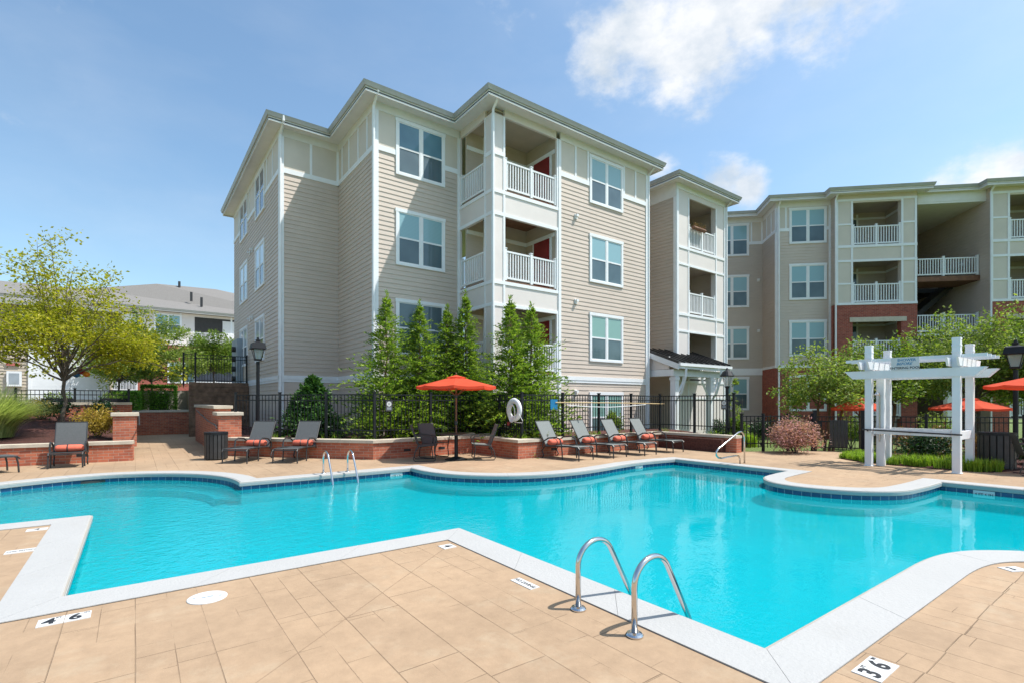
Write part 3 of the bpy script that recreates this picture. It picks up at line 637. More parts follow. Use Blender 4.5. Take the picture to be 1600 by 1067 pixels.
        for i, z in enumerate((10.08, 6.92, 3.85, .75)):
            m = MB(); m.fbox(fr,q0-.4,q1+.4,-2.2,-.1,z-.1,z); m.fbox(fr,q0-.4,q1+.4,-2.25,-2.2,z,z+2.9); m.fbox(fr,q0-.45,q0-.4,-2.2,-.1,z,z+2.9); m.fbox(fr,q1+.4,q1+.45,-2.2,-.1,z,z+2.9); m.fbox(fr,q0-.4,q1+.4,-2.2,-.1,z+2.5,z+2.55)
            bl = m.build('balcony', SIDE2, B)
            tr = MB(); tr.fbox(fr,q0+.1,q0+.2,-2.2,-2.16,z,z+2.4); tr.fbox(fr,q0+1.25,q0+1.35,-2.2,-2.16,z,z+2.4); tr.fbox(fr,q0-.4,q1+.4,-2.2,-2.165,z+2.1,z+2.22); tr.fbox(fr,q1+.36,q1+.399,-2.1,-.2,z+2.1,z+2.22); tr.build('wall_trim', TRIM, bl)
            d = MB(); d.fbox(fr,q0+.2,q0+1.25,-2.2,-2.17,z,z+2.1); d.build('door', PANE, bl)
            railing(bl, fr, q0, q1, z, -.06, 1.05)
    s2 = MB(); lap(s2, GL, 0, .6, 6.95, 12.9); s2.build('siding', SIDE2, B); k.fbox(GL,0,.6,-.05,.0,Z0,6.9); k.build('brick_base', BRICKB, B)
    # stair hall between the bays: floors, flights, side walls
    for fr, a1 in ((IL,9.6),(GR,9),(Fr(6.9,7,0),3.52)): s = MB(); lap(s, fr, 0, a1, Z0, 12.9); s.build('siding', SIDE, B)
    cl = MB(); cl.box(6.9,10.42,-.3,7,12.25,12.35); c.box(6.9,10.42,-.32,-.28,12.35,12.95); cl.build('stair_ceiling', CREAM, B)
    L1 = MB(); L1.box(6.93,10.4,.1,1.9,8.14,8.4); L2 = MB(); L2.box(6.93,10.4,.1,1.9,5.05,5.3); l2 = L2.build('stair_landing', VINYL, B)
    ld = L1.build('stair_landing', BROWN, B); XF = Fr(6.9,.2,0)
    railing(ld, XF, .05, 3.47, 8.42, .0, 1.0); railing(l2, XF, .05, 3.47, 5.32, .0, 1.0); railing(ld, Fr(6.9,1.6,0), .05, .9, 9.0, 0, 1.1, False)
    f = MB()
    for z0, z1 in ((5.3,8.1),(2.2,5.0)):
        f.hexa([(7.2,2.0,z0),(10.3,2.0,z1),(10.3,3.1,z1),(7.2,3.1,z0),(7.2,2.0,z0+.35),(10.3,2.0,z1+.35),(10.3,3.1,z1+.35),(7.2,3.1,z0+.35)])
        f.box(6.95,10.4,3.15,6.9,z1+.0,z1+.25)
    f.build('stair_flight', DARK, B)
    for z in (9.3, 6.2): vent(B, IL, 7.6, z)
    c.build('frieze', CREAM, B)
    eaves(B, [(-9.5,12),(-9.5,1.75),(-.5,1.75),(-.5,-.5),(2.37,-.5),(2.37,-1.1),(7.4,-1.1),(7.4,-.55),(9.92,-.55),(9.92,-1.1),(17.5,-1.1),(17.5,12)], ZE)
    for fr, a in ((F,.1),(G,-.06),(I,-.06)): downspout(B, fr, a, .05, ZE-.02, Z0, .42)
    v = MB()
    for x in (-3.2,-2.6,-2.0): v.tube([(x,4,13.2),(x,4,14.1)], .06, 6)
    v.build('roof_pipe', CHAR, B)
right_wing()

def stair_porch():
    P = thing('porch', 'black metal entrance roof below the open stair hall, half hidden by leafy trees', 'porch', (29.28,14.09,0), R(-45)); a0, a1 = 6.5, 10.6
    r = MB(); r.hexa([(a0,-3.4,3.75),(a1,-3.4,3.75),(a1,-.62,5.0),(a0,-.62,5.0),(a0,-3.4,3.82),(a1,-3.4,3.82),(a1,-.62,5.07),(a0,-.62,5.07)])
    for i in range(10): x = a0+i*(a1-a0-.05)/9; r.hexa([(x,-3.4,3.82),(x+.045,-3.4,3.82),(x+.045,-.62,5.07),(x,-.62,5.07),(x,-3.4,3.88),(x+.045,-3.4,3.88),(x+.045,-.62,5.13),(x,-.62,5.13)])
    r.build('roof', SEAM, P); f = MB(); f.hexa([(a0-.05,-3.4,3.45),(a0,-3.4,3.45),(a0,-.62,4.7),(a0-.05,-.62,4.7),(a0-.05,-3.4,3.76),(a0,-3.4,3.76),(a0,-.62,5.0),(a0-.05,-.62,5.0)]); f.box(a0,a1,-3.4,-3.3,3.45,3.745); f.build('beam', WHITEP, P)
    for x in (a0+.3, a1-.3): q = MB(); q.box(x-.14,x+.14,-3.28,-3.0,-.6,3.74); q.build('post', WHITEP, P)
stair_porch()
def porch():
    P = thing('porch', 'entry porch with black standing seam metal roof and white braced posts, beside the tan wall', 'porch', (18.5,13,0))
    z0, z1, D, W_ = 3.2, 3.98, 2.05, 4.1
    r = MB(); r.hexa([(0,0,z0),(W_,0,z0),(W_,D,z1),(0,D,z1),(0,0,z0+.05),(W_,0,z0+.05),(W_,D,z1+.05),(0,D,z1+.05)])
    for i in range(10):
        x = .02+i*(W_-.07)/9; r.hexa([(x,0,z0+.05),(x+.045,0,z0+.05),(x+.045,D,z1+.05),(x,D,z1+.05),(x,0,z0+.12),(x+.045,0,z0+.12),(x+.045,D,z1+.12),(x,D,z1+.12)])
    r.build('roof', SEAM, P)
    f = MB(); f.box(.02,W_-.02,-.02,.03,z0-.2,z0-.002); f.box(.02,W_-.02,-.1,-.02,z0-.09,z0+.03); f.hexa([(.0,0,z0-.25),(.06,0,z0-.25),(.06,D,z1-.25),(.0,D,z1-.25),(.0,0,z0-.003),(.06,0,z0-.003),(.06,D,z1-.003),(.0,D,z1-.003)])
    f.box(.1,W_-.1,.3,.55,z0-.5,z0-.22); f.hexa([(.1,.55,z0-.5),(.3,.55,z0-.5),(.3,D,z0-.5),(.1,D,z0-.5),(.1,.55,z0-.22),(.3,.55,z0-.22),(.3,D,z0-.2),(.1,D,z0-.2)])
    f.build('beam', WHITEP, P)
    p = MB(); p.box(.1,W_-.1,.14,D,z0-.02,z0+.02) ; g = MB(); g.box(.12,.2,.55,D-.05,z0-.2,z0+.35); g.build('gable_panel', PANELW, P)
    for x in (.35, W_-1.05):
        q = MB(); q.box(x-.13,x+.13,.3,.56,-.5,z0-.5); q.box(x-.16,x+.16,.27,.59,z0-.68,z0-.56); o = q.build('post', WHITEP, P)
        a = MB(); a.tube([(x,.3,z0-1.5),(x,.1,z0-1.25),(x,-.12,z0-.55),(x,-.15,z0-.2)], .06, 4); a.tube([(x+.13,.43,z0-1.4),(x+.25,.43,z0-1.2),(x+.6,.43,z0-.75),(x+.62,.43,z0-.5)], .06, 4); a.tube([(x-.13,.43,z0-1.4),(x-.25,.43,z0-1.2),(x-.6,.43,z0-.75),(x-.62,.43,z0-.5)], .06, 4) if x > 1 else None
        a.build('brace', WHITEP, o)
porch()

def far_building():
    B = thing('apartment_building', 'distant cream and brick apartment building with broad grey shingle roof past the timber wall', 'apartment building', (0,66,2.4))
    s = MB(); k = MB(); w = MB(); c = MB(); st = MB()
    F = Fr(-26,0,0); zE = 9.1
    W_ = 44
    w.fbox(F,0,W_,-8,0,5.6,zE-.3); k.fbox(F,0,W_,-8,.0,-1,5.3); w.fbox(F,0,W_,-.1,.06,5.3,5.6)
    for a in (.0,18,21.5,29.9,34.8): c = MB(); c.fbox(F,a,a+.18,0,.05,5.6,zE-.3); c.build('corner_board', TRIM, B)
    w.build('upper_wall', PANELW, B); k.build('brick_wall', BRICKB, B)
    for a in (3, 8.5, 27.6): window(B, F, a, a+2.5, 6.4, 8.6, BLIND, PANE, case=.14)
    for a in (19.8, 28.8, 10): window(B, F, a, a+2.6, 1.2, 3.5, BLINDG, PANE, case=.14)
    for a0, a1 in ((21.2,26.2),(31.3,35.3),(13,17)):
        o = MB(); o.fbox(F,a0,a1,.002,.03,6.1,8.5); bl = o.build('balcony', DARK, B); railing(bl, F, a0-.2, a1+.2, 5.7, .25, 1.1)  # recess shade painted as a flat dark sheet on the facade
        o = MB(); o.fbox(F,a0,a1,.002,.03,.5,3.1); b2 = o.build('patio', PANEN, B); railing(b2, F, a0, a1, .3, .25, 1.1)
        e = MB(); e.fbox(F,a1-1.3,a1-.05,.03,.04,6.1,8.3); e.build('painted_lit_wall', CREAM, bl)  # sunlit part of the balcony wall, painted as a cream strip
    eaves(B, [(-26.7,12),(-26.7,-.7),(18.7,-.7),(18.7,12)], zE, roof=False)
    r = MB(); 
    r.add([(-27,-.8,zE),(19,-.8,zE),(19,13,zE),(-27,13,zE),(-21,6,zE+2.2),(-4.5,6,zE+2.3),(2.0,6,zE+3.75),(8,6,zE+3.9),(13,6,zE+3.3)], [(0,5,4),(0,1,5),(1,6,5),(1,7,6),(1,8,7),(1,2,8),(2,7,8),(2,6,7),(2,5,6),(2,3,5),(3,4,5),(3,0,4)])
    r.build('roof', ROOF, B)
    for x, y, z in ((4.2,5.6,3.8),(5.2,2.9,2.2),(6.1,1.7,1.5),(11.6,3.6,2.3),(12.1,2,1.3),(13,3,1.9)):
        v = MB(); v.tube([(x,y,zE+z-.6),(x,y,zE+z+.45)], .13, 6); v.build('roof_pipe', CHAR, B)
far_building()
def clubhouse():
    B = thing('garage_building', 'two storey tan building with pale door panels behind the yellow green tree', 'garage', (-14,36,2.3))
    F = Fr(0,0,0); L_ = 12.75; s = MB(); lap(s, F, 0, L_, -1.3, 4.3, .03); s.build('siding', SIDE3, B)
    d = MB(); t = MB()
    for a in (9.7, 11.35):
        d.fbox(F,a,a+1.35,.035,.06,-.6,2.1)
        for q in (a-.14,a+1.35): t.fbox(F,q,q+.14,.0,.09,-.6,2.25)
        for j in range(1,4): t.fbox(F,a,a+1.35,.06,.065,-.6+j*.68,-.585+j*.68)
        t.fbox(F,a,a+1.35,.0,.085,2.1,2.25)
    t.fbox(F,L_-.14,L_,0,.05,2.4,4.3); t.fbox(F,0,L_,0,.045,2.27,2.4)
    d.build('door', WHITEP, B); t.build('door_frame', TRIM, B)
    for a in (9.3, 10.9, 7.4): window(B, F, a, a+1.0, 2.65, 4.0, BLIND, PANE)
    b = MB(); b.box(0,L_,.05,9,-1.3,4.25); b.build('wall', SIDE3, B)
    r = MB(); r.add([(-.6,-.6,4.3),(L_+.6,-.6,4.3),(L_+.6,10,4.3),(-.6,10,4.3),(2,4.5,5.25),(L_-3,4.5,5.25)], [(0,1,5,4),(1,2,5),(2,3,4,5),(3,0,4)]); r.build('roof', ROOF, B)
    g = MB(); g.box(-.7,L_+.7,-.72,-.6,4.15,4.32); g.build('gutter', GUTTER, B)
    return B
clubhouse()
# ------------------------------------------------------------------ terraces, walls and planters
def terrace(name, poly, z, mat, z0=-.6):
    b = MB(); b.prism(poly, z0, z, bottom=False); return tag(b.build(name, mat), kind='structure')
terrace('upper_terrace', [(-60,39),(2.7,39),(2.7,31),(4.35,31),(4.35,33),(60,150),(-60,150)], 2.3, CONC)
terrace('upper_lawn', [(2.35,27.1),(4.38,27.1),(4.38,30.9),(2.35,30.9)], 2.35, LAWN)
b = MB()     # mulch bank rising behind the low planter wall
b.add([(-14,17.7,.44),(-.42,17.45,.44),(-.42,18.6,.5),(-.42,24.3,1.05),(-14,24.3,1.1),(-7,20.5,.95),(-1.4,20.6,.72)], [(0,1,6,5),(1,2,6),(2,3,6),(6,3,4,5),(5,4,0)])
tag(b.build('mulch_bank', MULCH), kind='structure')
terrace('path_terrace', [(-14,24.6),(-.05,24.6),(-.05,29.95),(2.65,29.95),(2.65,38.95),(-14,38.95)], 1.1, CONC)
def bed(name, poly, z): 
    b = MB(); b.prism(poly, -.5, z, bottom=False); return tag(b.build(name, MULCH), kind='structure')
bed('planting_bed', [(5.6,13.6),(8.75,13.6),(8.75,11.32),(14.6,11.32),(14.6,8.7),(15.6,8.7),(18.3,12.95),(18.3,14.45),(10,14.45),(10,16.7),(6.63,16.7),(6.63,20.5),(4.4,20.5),(4.4,27),(2.5,27),(2.5,17.5),(2.75,16.95)], .40)
def brick_wall(label, pts, h, cap=.08, th=.3, over=.04, z0=-.05, name='brick_wall', blocks=()):
    """low brick wall along a line, laid on its left side, with stone cap"""
    T = thing(name, label, 'brick wall', (pts[0][0],pts[0][1],0))
    P = [(x-pts[0][0], y-pts[0][1]) for x, y in pts]
    def strip(d0, d1, z0, z1, nm, mat):
        def line(d):
            out = []
            for i, p in enumerate(P):
                p = Vector(p); t1 = (p-Vector(P[i-1])).normalized() if i else None; t2 = (Vector(P[i+1])-p).normalized() if i < len(P)-1 else None
                t1 = t1 or t2; t2 = t2 or t1; n1 = Vector((-t1.y,t1.x)); n2 = Vector((-t2.y,t2.x)); m = n1+n2; m = m/m.length_squared*2; out.append(tuple(p+m*d))
            return out
        l0, l1 = line(d0), line(d1); b = MB()
        for i in range(len(P)-1): b.hexa([(*l0[i],z0),(*l0[i+1],z0),(*l1[i+1],z0),(*l1[i],z0),(*l0[i],z1),(*l0[i+1],z1),(*l1[i+1],z1),(*l1[i],z1)])
        return b.build(nm, mat, T)
    strip(0, th, z0, h-cap, 'brickwork', BRICK); strip(-over, th+over, h-cap, h, 'cap', CAPST)
    bm = MB()
    for (a, i) in blocks:
        p, q = Vector(P[i]), Vector(P[i+1]); t = (q-p).normalized(); nn = Vector((-t.y,t.x)); c = p+t*a
        bm.hexa([(*(c-nn*.003),.17),(*(c+t*.21-nn*.003),.17),(*(c+t*.21+nn*.1),.17),(*(c+nn*.1),.17),(*(c-nn*.003),.245),(*(c+t*.21-nn*.003),.245),(*(c+t*.21+nn*.1),.245),(*(c+nn*.1),.245)])
    if bm.v: bm.build('weep_light', INK, T)
    return T
brick_wall('long zigzag red brick planter wall with stone cap under the main black fence', [(2.15,16.85),(5.2,13.3),(8.45,13.3),(8.45,11.05),(14.75,11.05),(14.85,8.35)], .53, blocks=((.9,1),(2.0,1),(.8,2),(1.2,3),(5.2,3),(1.5,4)))
brick_wall('low red brick planter wall with stone cap behind the two lounge chairs on the left', [(-14,18.0),(-2.6,17.2),(-.05,16.95)], .53, blocks=((1.4,1),))
brick_wall('back red brick wall with thin stone cap below the black hedge fence on the left', [(-14,24.5),(-.1,24.3)], 1.56, .1)
brick_wall('short brick wall closing the end of the path, between two pillars', [(-.1,29.6),(2.3,29.6)], 1.15, .08)
def pillar(label, x0, x1, y0, y1, z0, z1):
    T = thing('brick_pillar', label, 'brick pillar', ((x0+x1)/2,(y0+y1)/2,z0)); hx, hy = (x1-x0)/2, (y1-y0)/2
    b = MB(); b.box(-hx,hx,-hy,hy,0,z1-z0-.1); b.build('brickwork', BRICK, T)
    c = MB(); c.box(-hx-.05,hx+.05,-hy-.05,hy+.05,z1-z0-.1,z1-z0); c.build('cap', CAPST, T, bevel=.01); return T
pillar('small brick pillar with stone cap and handrail at the right end of the left planter', -.5,.04,18.0,18.54,.3,1.27)
pillar('nearer brick pillar with stone cap beside the left slatted trash can', 1.95,2.55,16.95,17.9,-.05,1.27)
pillar('farther taller brick pillar wall behind the front pillar, along the path', 1.97,2.4,17.92,24.2,-.05,1.46)
def handrail(label, pts, posts, r=.02):
    T = thing('handrail', label, 'handrail', pts[0]); o = Vector(pts[0]); b = MB(); b.tube([Vector(p)-o for p in pts], r, 8); b.build('rail', STEEL if 'steel' in label else CHAR, T)
    for p, q in posts: c = MB(); c.tube([Vector(p)-o, Vector(q)-o], r*.8, 6); c.build('bracket', CHAR, T)
handrail('grey handrail sloping down the brick wall beside the path', [(1.87,22.5,1.25),(1.87,18.6,.95),(1.87,16.9,.9),(1.87,16.6,.82)], [((1.87,17.2,.88),(1.96,17.2,.88)),((1.87,21,1.1),(1.96,21,1.1))])
handrail('short bent handrail on the left brick pillar', [(.1,17.85,.92),(.1,18.9,.92),(.1,19.6,1.2)], [((.1,18.3,.92),(.03,18.3,.92))])
T = thing('timber_wall', 'dark brown timber retaining wall under the upper black fence', 'timber wall', (1.95,27,0))
for i in range(11):
    b = MB(); b.box(0,2.42,0,.2,i*.225,i*.225+.218); b.build('sleeper', TIMBER, T, bevel=.008)
# ------------------------------------------------------------------ fences
def gp(x, y, z=0.):
    r = ray(x, y); t = (z-EYE)/r.z; return Vector((r.x*t, r.y*t, z))
def pdp(x, y, d): r = ray(x, y); return Vector((r.x*d, r.y*d, EYE+r.z*d))
def fence(label, pts, z0, zt, maxspan=1.85, gap=.115, zb=None, post=.035, cat='fence'):
    T = thing('metal_fence', label, cat, (pts[0][0],pts[0][1],z0)); o = Vector((pts[0][0],pts[0][1])); posts = []
    P = [Vector(p)-o for p in pts]; H = zt-z0; zb = (zb-z0) if zb is not None else .12
    for p, q in zip(P, P[1:]):
        k = max(1, math.ceil((q-p).length/maxspan-.05))
        for j in range(k): posts.append(p.lerp(q, j/k))
    posts.append(P[-1])
    for p in posts:
        b = MB(); b.box(p.x-post,p.x+post,p.y-post,p.y+post,0,H+.06); b.box(p.x-post-.012,p.x+post+.012,p.y-post-.012,p.y+post+.012,H+.06,H+.085); b.build('post', BLACK, T)
    for p, q in zip(posts, posts[1:]):
        t = (q-p); L_ = t.length; t /= L_; b = MB()
        for z, h in ((H,.03),(H-.16,.03),(zb+.14,.03)): b.bar((*(p+t*post),z),(*(q-t*post),z),.03,h)
        n_ = round((L_-2*post)/gap)
        for j in range(1, n_): c = p+t*(post+(L_-2*post)*j/n_); b.box(c.x-.009,c.x+.009,c.y-.009,c.y+.009,zb,H-.005)
        b.build('picket_panel', BLACK, T)
    return T
fence('long black picket fence standing in the planter behind the zigzag brick wall', [(2.45,17.35),(5.45,13.85),(9.0,13.85),(9.0,11.6),(15.4,11.6),(15.4,8.75)], .42, 1.78, zb=.62)
fence('black picket fence on top of the brown timber wall', [(1.75,27.15),(2.2,27.12),(4.3,27.12)], 2.3, 3.72, 2.2)
fence('low black picket fence behind the back brick wall under the yellow green tree', [(-3.4,24.9),(-.2,24.75),(-.25,29.4)], 1.1, 2.0, 2.4)
fence('short black fence between the red brick planter end and the pink shrub', [(15.42,8.5),(15.98,8.1),(17.5,7.28)], 0, 1.12, 1.3)
fence('lower black fence behind the white arbor and the lime green grass', [(18.3,6.1),(19.1,4.75),(20.8,2.9),(23,.6)], 0, 1.12, 1.5)
def gate():
    a, c = Vector((17.52,7.22)), Vector((18.28,6.14)); T = thing('metal_gate', 'black picket gate with dark slatted privacy panel right of the pink shrub', 'gate', (*a,0)); d = c-a; L_ = d.length; d /= L_; ang = math.atan2(d.y, d.x); T.rotation_euler = (0,0,ang)
    for x in (0, L_): b = MB(); b.box(x-.05,x+.05,-.05,.05,0,1.28); b.box(x-.06,x+.06,-.06,.06,1.28,1.31); b.build('post', BLACK, T)
    f = MB()
    for z in (.12,.95,1.1): f.box(.07,L_-.07,-.015,.015,z-.015,z+.015)
    k = 11
    for j in range(k): x = .09+(L_-.18)*j/(k-1); f.box(x-.009,x+.009,-.009,.009,.06,1.1)
    f.build('picket_panel', BLACK, T)
    p = MB()
    for j in range(5): x = .42+j*.1; p.box(x,x+.09,-.05,-.018,.14,1.0)
    p.build('slat_panel', PLANK, T); h = MB(); h.box(.06,.2,-.06,-.02,.78,.94); h.build('latch', BLACK, T)
gate()
# ------------------------------------------------------------------ furniture
def lounger(label, loc, ang, seat=1.2, fab=FABRIC, group=None, pillow=True, backl=.78, tilt=62):
    T = thing('sun_lounger', label, 'sun lounger', (*loc,0), R(ang), group); w = .31
    f = MB()
    for s in (-1, 1):
        y = s*w; f.tube([(0,y,.31),(.05,y,.36),(.4,y,.375),(seat*.6,y,.365),(seat,y,.33)], .019, 7)
    for x, z in ((.02,.335),(seat*.5,.35),(seat,.325)): f.tube([(x,-w,z),(x,w,z)], .014, 6)
    f.build('frame', CHAR, T)
    for s in (-1, 1):
        y = s*w
        for pts in ([(.06,y,.355),(.03,y,.2),(.02,y*1.02,0)], [(seat*.52,y,.37),(seat*.5,y,.2),(seat*.49,y*1.02,0)], [(seat+.02,y,.34),(seat+.13,y*1.03,.2),(seat+.06,y*1.03,.08),(seat+.12,y*1.03,0)]):
            b = MB(); b.tube(pts, .018, 7); b.build('leg', CHAR, T)
        a = MB(); a.tube([(seat*.5,y*1.05,.36),(seat*.55,y*1.06,.55),(seat*.66,y*1.06,.60),(seat*.9,y*1.06,.57),(seat+.08,y*1.05,.46),(seat+.1,y*1.03,.3)], .021, 7); a.build('armrest', CHAR, T)
    sl = MB(); n_ = 10; top = []; 
    for i in range(n_+1):
        t = i/n_; x = .03+(seat-.03)*t; z = .372-.018*math.sin(math.pi*t)-.03*t*t; top.append((x, z))
    for (x0, z0), (x1, z1) in zip(top, top[1:]): sl.hexa([(x0,-w+.01,z0-.008),(x1,-w+.01,z1-.008),(x1,w-.01,z1-.008),(x0,w-.01,z0-.008),(x0,-w+.01,z0+.006),(x1,-w+.01,z1+.006),(x1,w-.01,z1+.006),(x0,w-.01,z0+.006)])
    sl.build('seat', fab, T)
    ct, st_ = math.cos(R(tilt)), math.sin(R(tilt)); bk = MB(); fr = MB(); pts = [(seat-.02+ct*backl*t+.05*t*t, .33+st_*backl*t-.02*math.sin(math.pi*t)) for t in [i/8 for i in range(9)]]
    for (x0, z0), (x1, z1) in zip(pts, pts[1:]): bk.hexa([(x0,-w+.02,z0),(x0+.014,-w+.02,z0-.006),(x0+.014,w-.02,z0-.006),(x0,w-.02,z0),(x1,-w+.02,z1),(x1+.014,-w+.02,z1-.006),(x1+.014,w-.02,z1-.006),(x1,w-.02,z1)])
    o = bk.build('backrest', fab, T)
    for s in (-1, 1): fr.tube([(x+.01, s*(w-.012), z) for x, z in pts], .016, 6)
    fr.tube([(pts[-1][0]+.01,-w+.012,pts[-1][1]),(pts[-1][0]+.01,w-.012,pts[-1][1])], .016, 6); fr.build('back_frame', CHAR, o)
    if pillow:
        p = MB(); r = .085; prof = [(.03,0),(.065,.01),(r,.05),(r*1.05,.27),(r,.49),(.065,.53),(.03,.54)]
        vs = []; n_ = 14
        for rr, yy in prof:
            for k in range(n_): a = 2*math.pi*k/n_; vs.append((seat-.09+rr*math.cos(a)*1.15, -.27+yy, .44+rr*math.sin(a)))
        p.add(vs, [(i*n_+k, i*n_+(k+1)%n_, (i+1)*n_+(k+1)%n_, (i+1)*n_+k) for i in range(len(prof)-1) for k in range(n_)]+[tuple(reversed(range(n_))), tuple(range(6*n_,7*n_))])
        q = p.build('pillow', ORANGE, T, smooth=True); s_ = MB(); s_.tube([(seat-.09+math.cos(a)*.104, .03, .44+math.sin(a)*.093) for a in [2*math.pi*k/16 for k in range(17)]], .012, 5); s_.build('strap', CHAR, q)
    return T
GR = 'sun loungers along the right brick planter wall'
lounger('grey lounger with coral pillow nearest the umbrella table along the right planter wall', (9.72,9.68), 98, fab=FABG, group=GR)
lounger('grey lounger with coral pillow at the right planter wall, second from the umbrella table', (10.98,9.6), 97, fab=FABG, group=GR)
lounger('grey lounger with coral pillow at the right planter wall, third from the umbrella table', (12.2,9.5), 97, fab=FABG, group=GR)
lounger('grey lounger with coral pillow at the right planter wall, farthest from the umbrella table', (13.55,9.5), 97, fab=FABG, group=GR)
GL_ = 'sun loungers by the left trash can'
lounger('charcoal sun lounger with coral pillow, right beside the black slatted trash can', (2.02,14.54), 53, group=GL_)
lounger('charcoal sun lounger with coral pillow, second from the black slatted trash can', (3.06,13.82), 53, group=GL_)
lounger('upright charcoal lounge chair with coral pillow facing the pool before the left planter wall', (-1.33,15.95), 86, seat=.62, tilt=74, backl=.76)
lounger('charcoal lounger cut off by the left edge of the picture', (-2.2,15.95), 205, pillow=False)
def footstool(label, loc, ang):
    T = thing('footstool', label, 'footstool', (*loc,0), R(ang)); b = MB()
    for i in range(6):
        t0, t1 = i/6, (i+1)/6; z = lambda t: .375-.02*math.sin(math.pi*t); b.hexa([(t0*.6,-.28,z(t0)-.012),(t1*.6,-.28,z(t1)-.012),(t1*.6,.28,z(t1)-.012),(t0*.6,.28,z(t0)-.012),(t0*.6,-.28,z(t0)),(t1*.6,-.28,z(t1)),(t1*.6,.28,z(t1)),(t0*.6,.28,z(t0))])
    b.build('seat', FABG, T)
    for x in (.03,.57):
        for y in (-.29,.29): l = MB(); l.tube([(x,y,.37),(x,y,.2),(x,y*1.02,0)], .017, 6); l.build('leg', CHAR, T)
    f = MB(); 
    for y in (-.29,.29): f.tube([(0,y,.365),(.3,y,.36),(.6,y,.365)], .017, 6)
    f.build('frame', CHAR, T)
def sling_chair(label, loc, face, mat=FABRIC, group=None):
    T = thing('patio_chair', label, 'patio chair', (*loc,0), face, group); w = .27
    b = MB(); b.hexa([(-.24,-w,.40),(.26,-w,.43),(.26,w,.43),(-.24,w,.40),(-.24,-w,.415),(.26,-w,.445),(.26,w,.445),(-.24,w,.415)]); b.build('seat', mat, T)
    k = MB(); ps = [(-.22,.40),(-.28,.6),(-.36,.8),(-.42,.96)]
    for (x0,z0),(x1,z1) in zip(ps, ps[1:]): k.hexa([(x0,-w,z0),(x0+.014,-w,z0),(x0+.014,w,z0),(x0,w,z0),(x1,-w,z1),(x1+.014,-w,z1),(x1+.014,w,z1),(x1,w,z1)])
    k.build('backrest', mat, T)
    for s in (-1, 1):
        y = s*(w+.015); f = MB(); f.tube([(-.42,y,.97),(-.36,y,.8),(-.25,y,.5),(-.2,y,.4),(.26,y,.43)], .014, 6); f.build('side_frame', CHAR, T)
        l = MB(); l.tube([(-.33,y,.68),(.0,y*1.08,.67),(.22,y*1.08,.65),(.27,y*1.08,.6),(.2,y*1.05,.3),(.24,y*1.05,.06),(.2,y*1.05,.015),(-.3,y*1.05,.015),(-.34,y*1.05,.06),(-.3,y*1.05,.25),(-.2,y,.41)], .014, 6); l.build('leg', CHAR, T)
    return T
def face(p, t): return math.atan2(t[1]-p[1], t[0]-p[0])
def table(label, loc, r=.55, z=.72):
    T = thing('patio_table', label, 'table', (*loc,0)); b = MB(); b.lathe([(r-.02,z-.03),(r,z-.02),(r,z),(r-.015,z+.008),(.05,z+.008)], n=28); b.build('tabletop', CHAR, T)
    c = MB(); c.lathe([(.055,.04),(.05,.3),(.05,z-.03)], n=12); c.build('pedestal', BLACK, T); d = MB(); d.lathe([(.30,0),(.30,.03),(.2,.06),(.07,.09)], n=20); d.build('base', BLACK, T)
def umbrella(label, loc, zr, za, r=1.08, rot=.2, n_=8, z0=0., group=None):
    T = thing('patio_umbrella', label, 'umbrella', (*loc,z0), rot, group); zr -= z0; za -= z0; b = MB(); m = 6; vs = [(0,0,za)]; fs = []
    for i in range(1, m+1):
        t = i/m
        for k in range(n_*4):
            a = 2*math.pi*k/(n_*4); u = (k % 4)/4; sag = math.sin(math.pi*u); flat = math.cos(math.pi/n_)/math.cos((u-.5)*2*math.pi/n_)
            vs.append((math.cos(a)*r*t*(1-(1-flat)*1), math.sin(a)*r*t*(1-(1-flat)*1), za+(zr-za)*(t**.92)-.03*sag*t*t))
    K = n_*4
    for k in range(K): fs.append((0,1+k,1+(k+1)%K))
    for i in range(m-1):
        for k in range(K): fs.append((1+i*K+k,1+(i+1)*K+k,1+(i+1)*K+(k+1)%K,1+i*K+(k+1)%K))
    # hanging valance
    o0 = 1+(m-1)*K; nv = len(vs); vs += [(x*1.0,y*1.0,z-.07) for x,y,z in vs[o0:o0+K]]
    for k in range(K): fs.append((o0+k,nv+k,nv+(k+1)%K,o0+(k+1)%K))
    b.add(vs, fs); c = b.build('canopy', CANVAS, T)
    v = MB(); v.add([(0,0,za+.02)]+[(math.cos(2*math.pi*k/16)*.27,math.sin(2*math.pi*k/16)*.27,za-.055) for k in range(16)], [(0,1+k,1+(k+1)%16) for k in range(16)]); v.build('vent', CANVAS, c)
    p = MB(); p.tube([(0,0,0),(0,0,za+.03)], .02, 10); p.build('pole', BROWN, T); f = MB(); f.lathe([(.005,za+.03),(.02,za+.045),(.016,za+.065),(.004,za+.08)], n=8); f.build('finial', BROWN, T)
    for k in range(n_): a = 2*math.pi*k/n_; rb = MB(); rb.tube([(0,0,za-.05),(math.cos(a)*r*.97,math.sin(a)*r*.97,zr-.015)], .009, 5); rb.tube([(math.cos(a)*.03,math.sin(a)*.03,zr-.25),(math.cos(a)*r*.5,math.sin(a)*r*.5,(za+zr)/2-.03)], .007, 5); rb.build('rib', BROWN, T)
    h = MB(); h.lathe([(.035,zr-.32),(.045,zr-.28),(.045,zr-.22),(.03,zr-.2)], n=10); h.lathe([(.03,.95),(.04,.98),(.04,1.04),(.03,1.06)], n=10); h.build('hub', CHAR, T)
    return T
TB = (7.0,11.93)
table('round dark patio table under the red umbrella, between the dark sling chairs', TB, .52)
umbrella('open red orange umbrella above the round table by the zigzag brick wall', TB, 2.0, 2.29)
CH = 'sling chairs at the umbrella table'
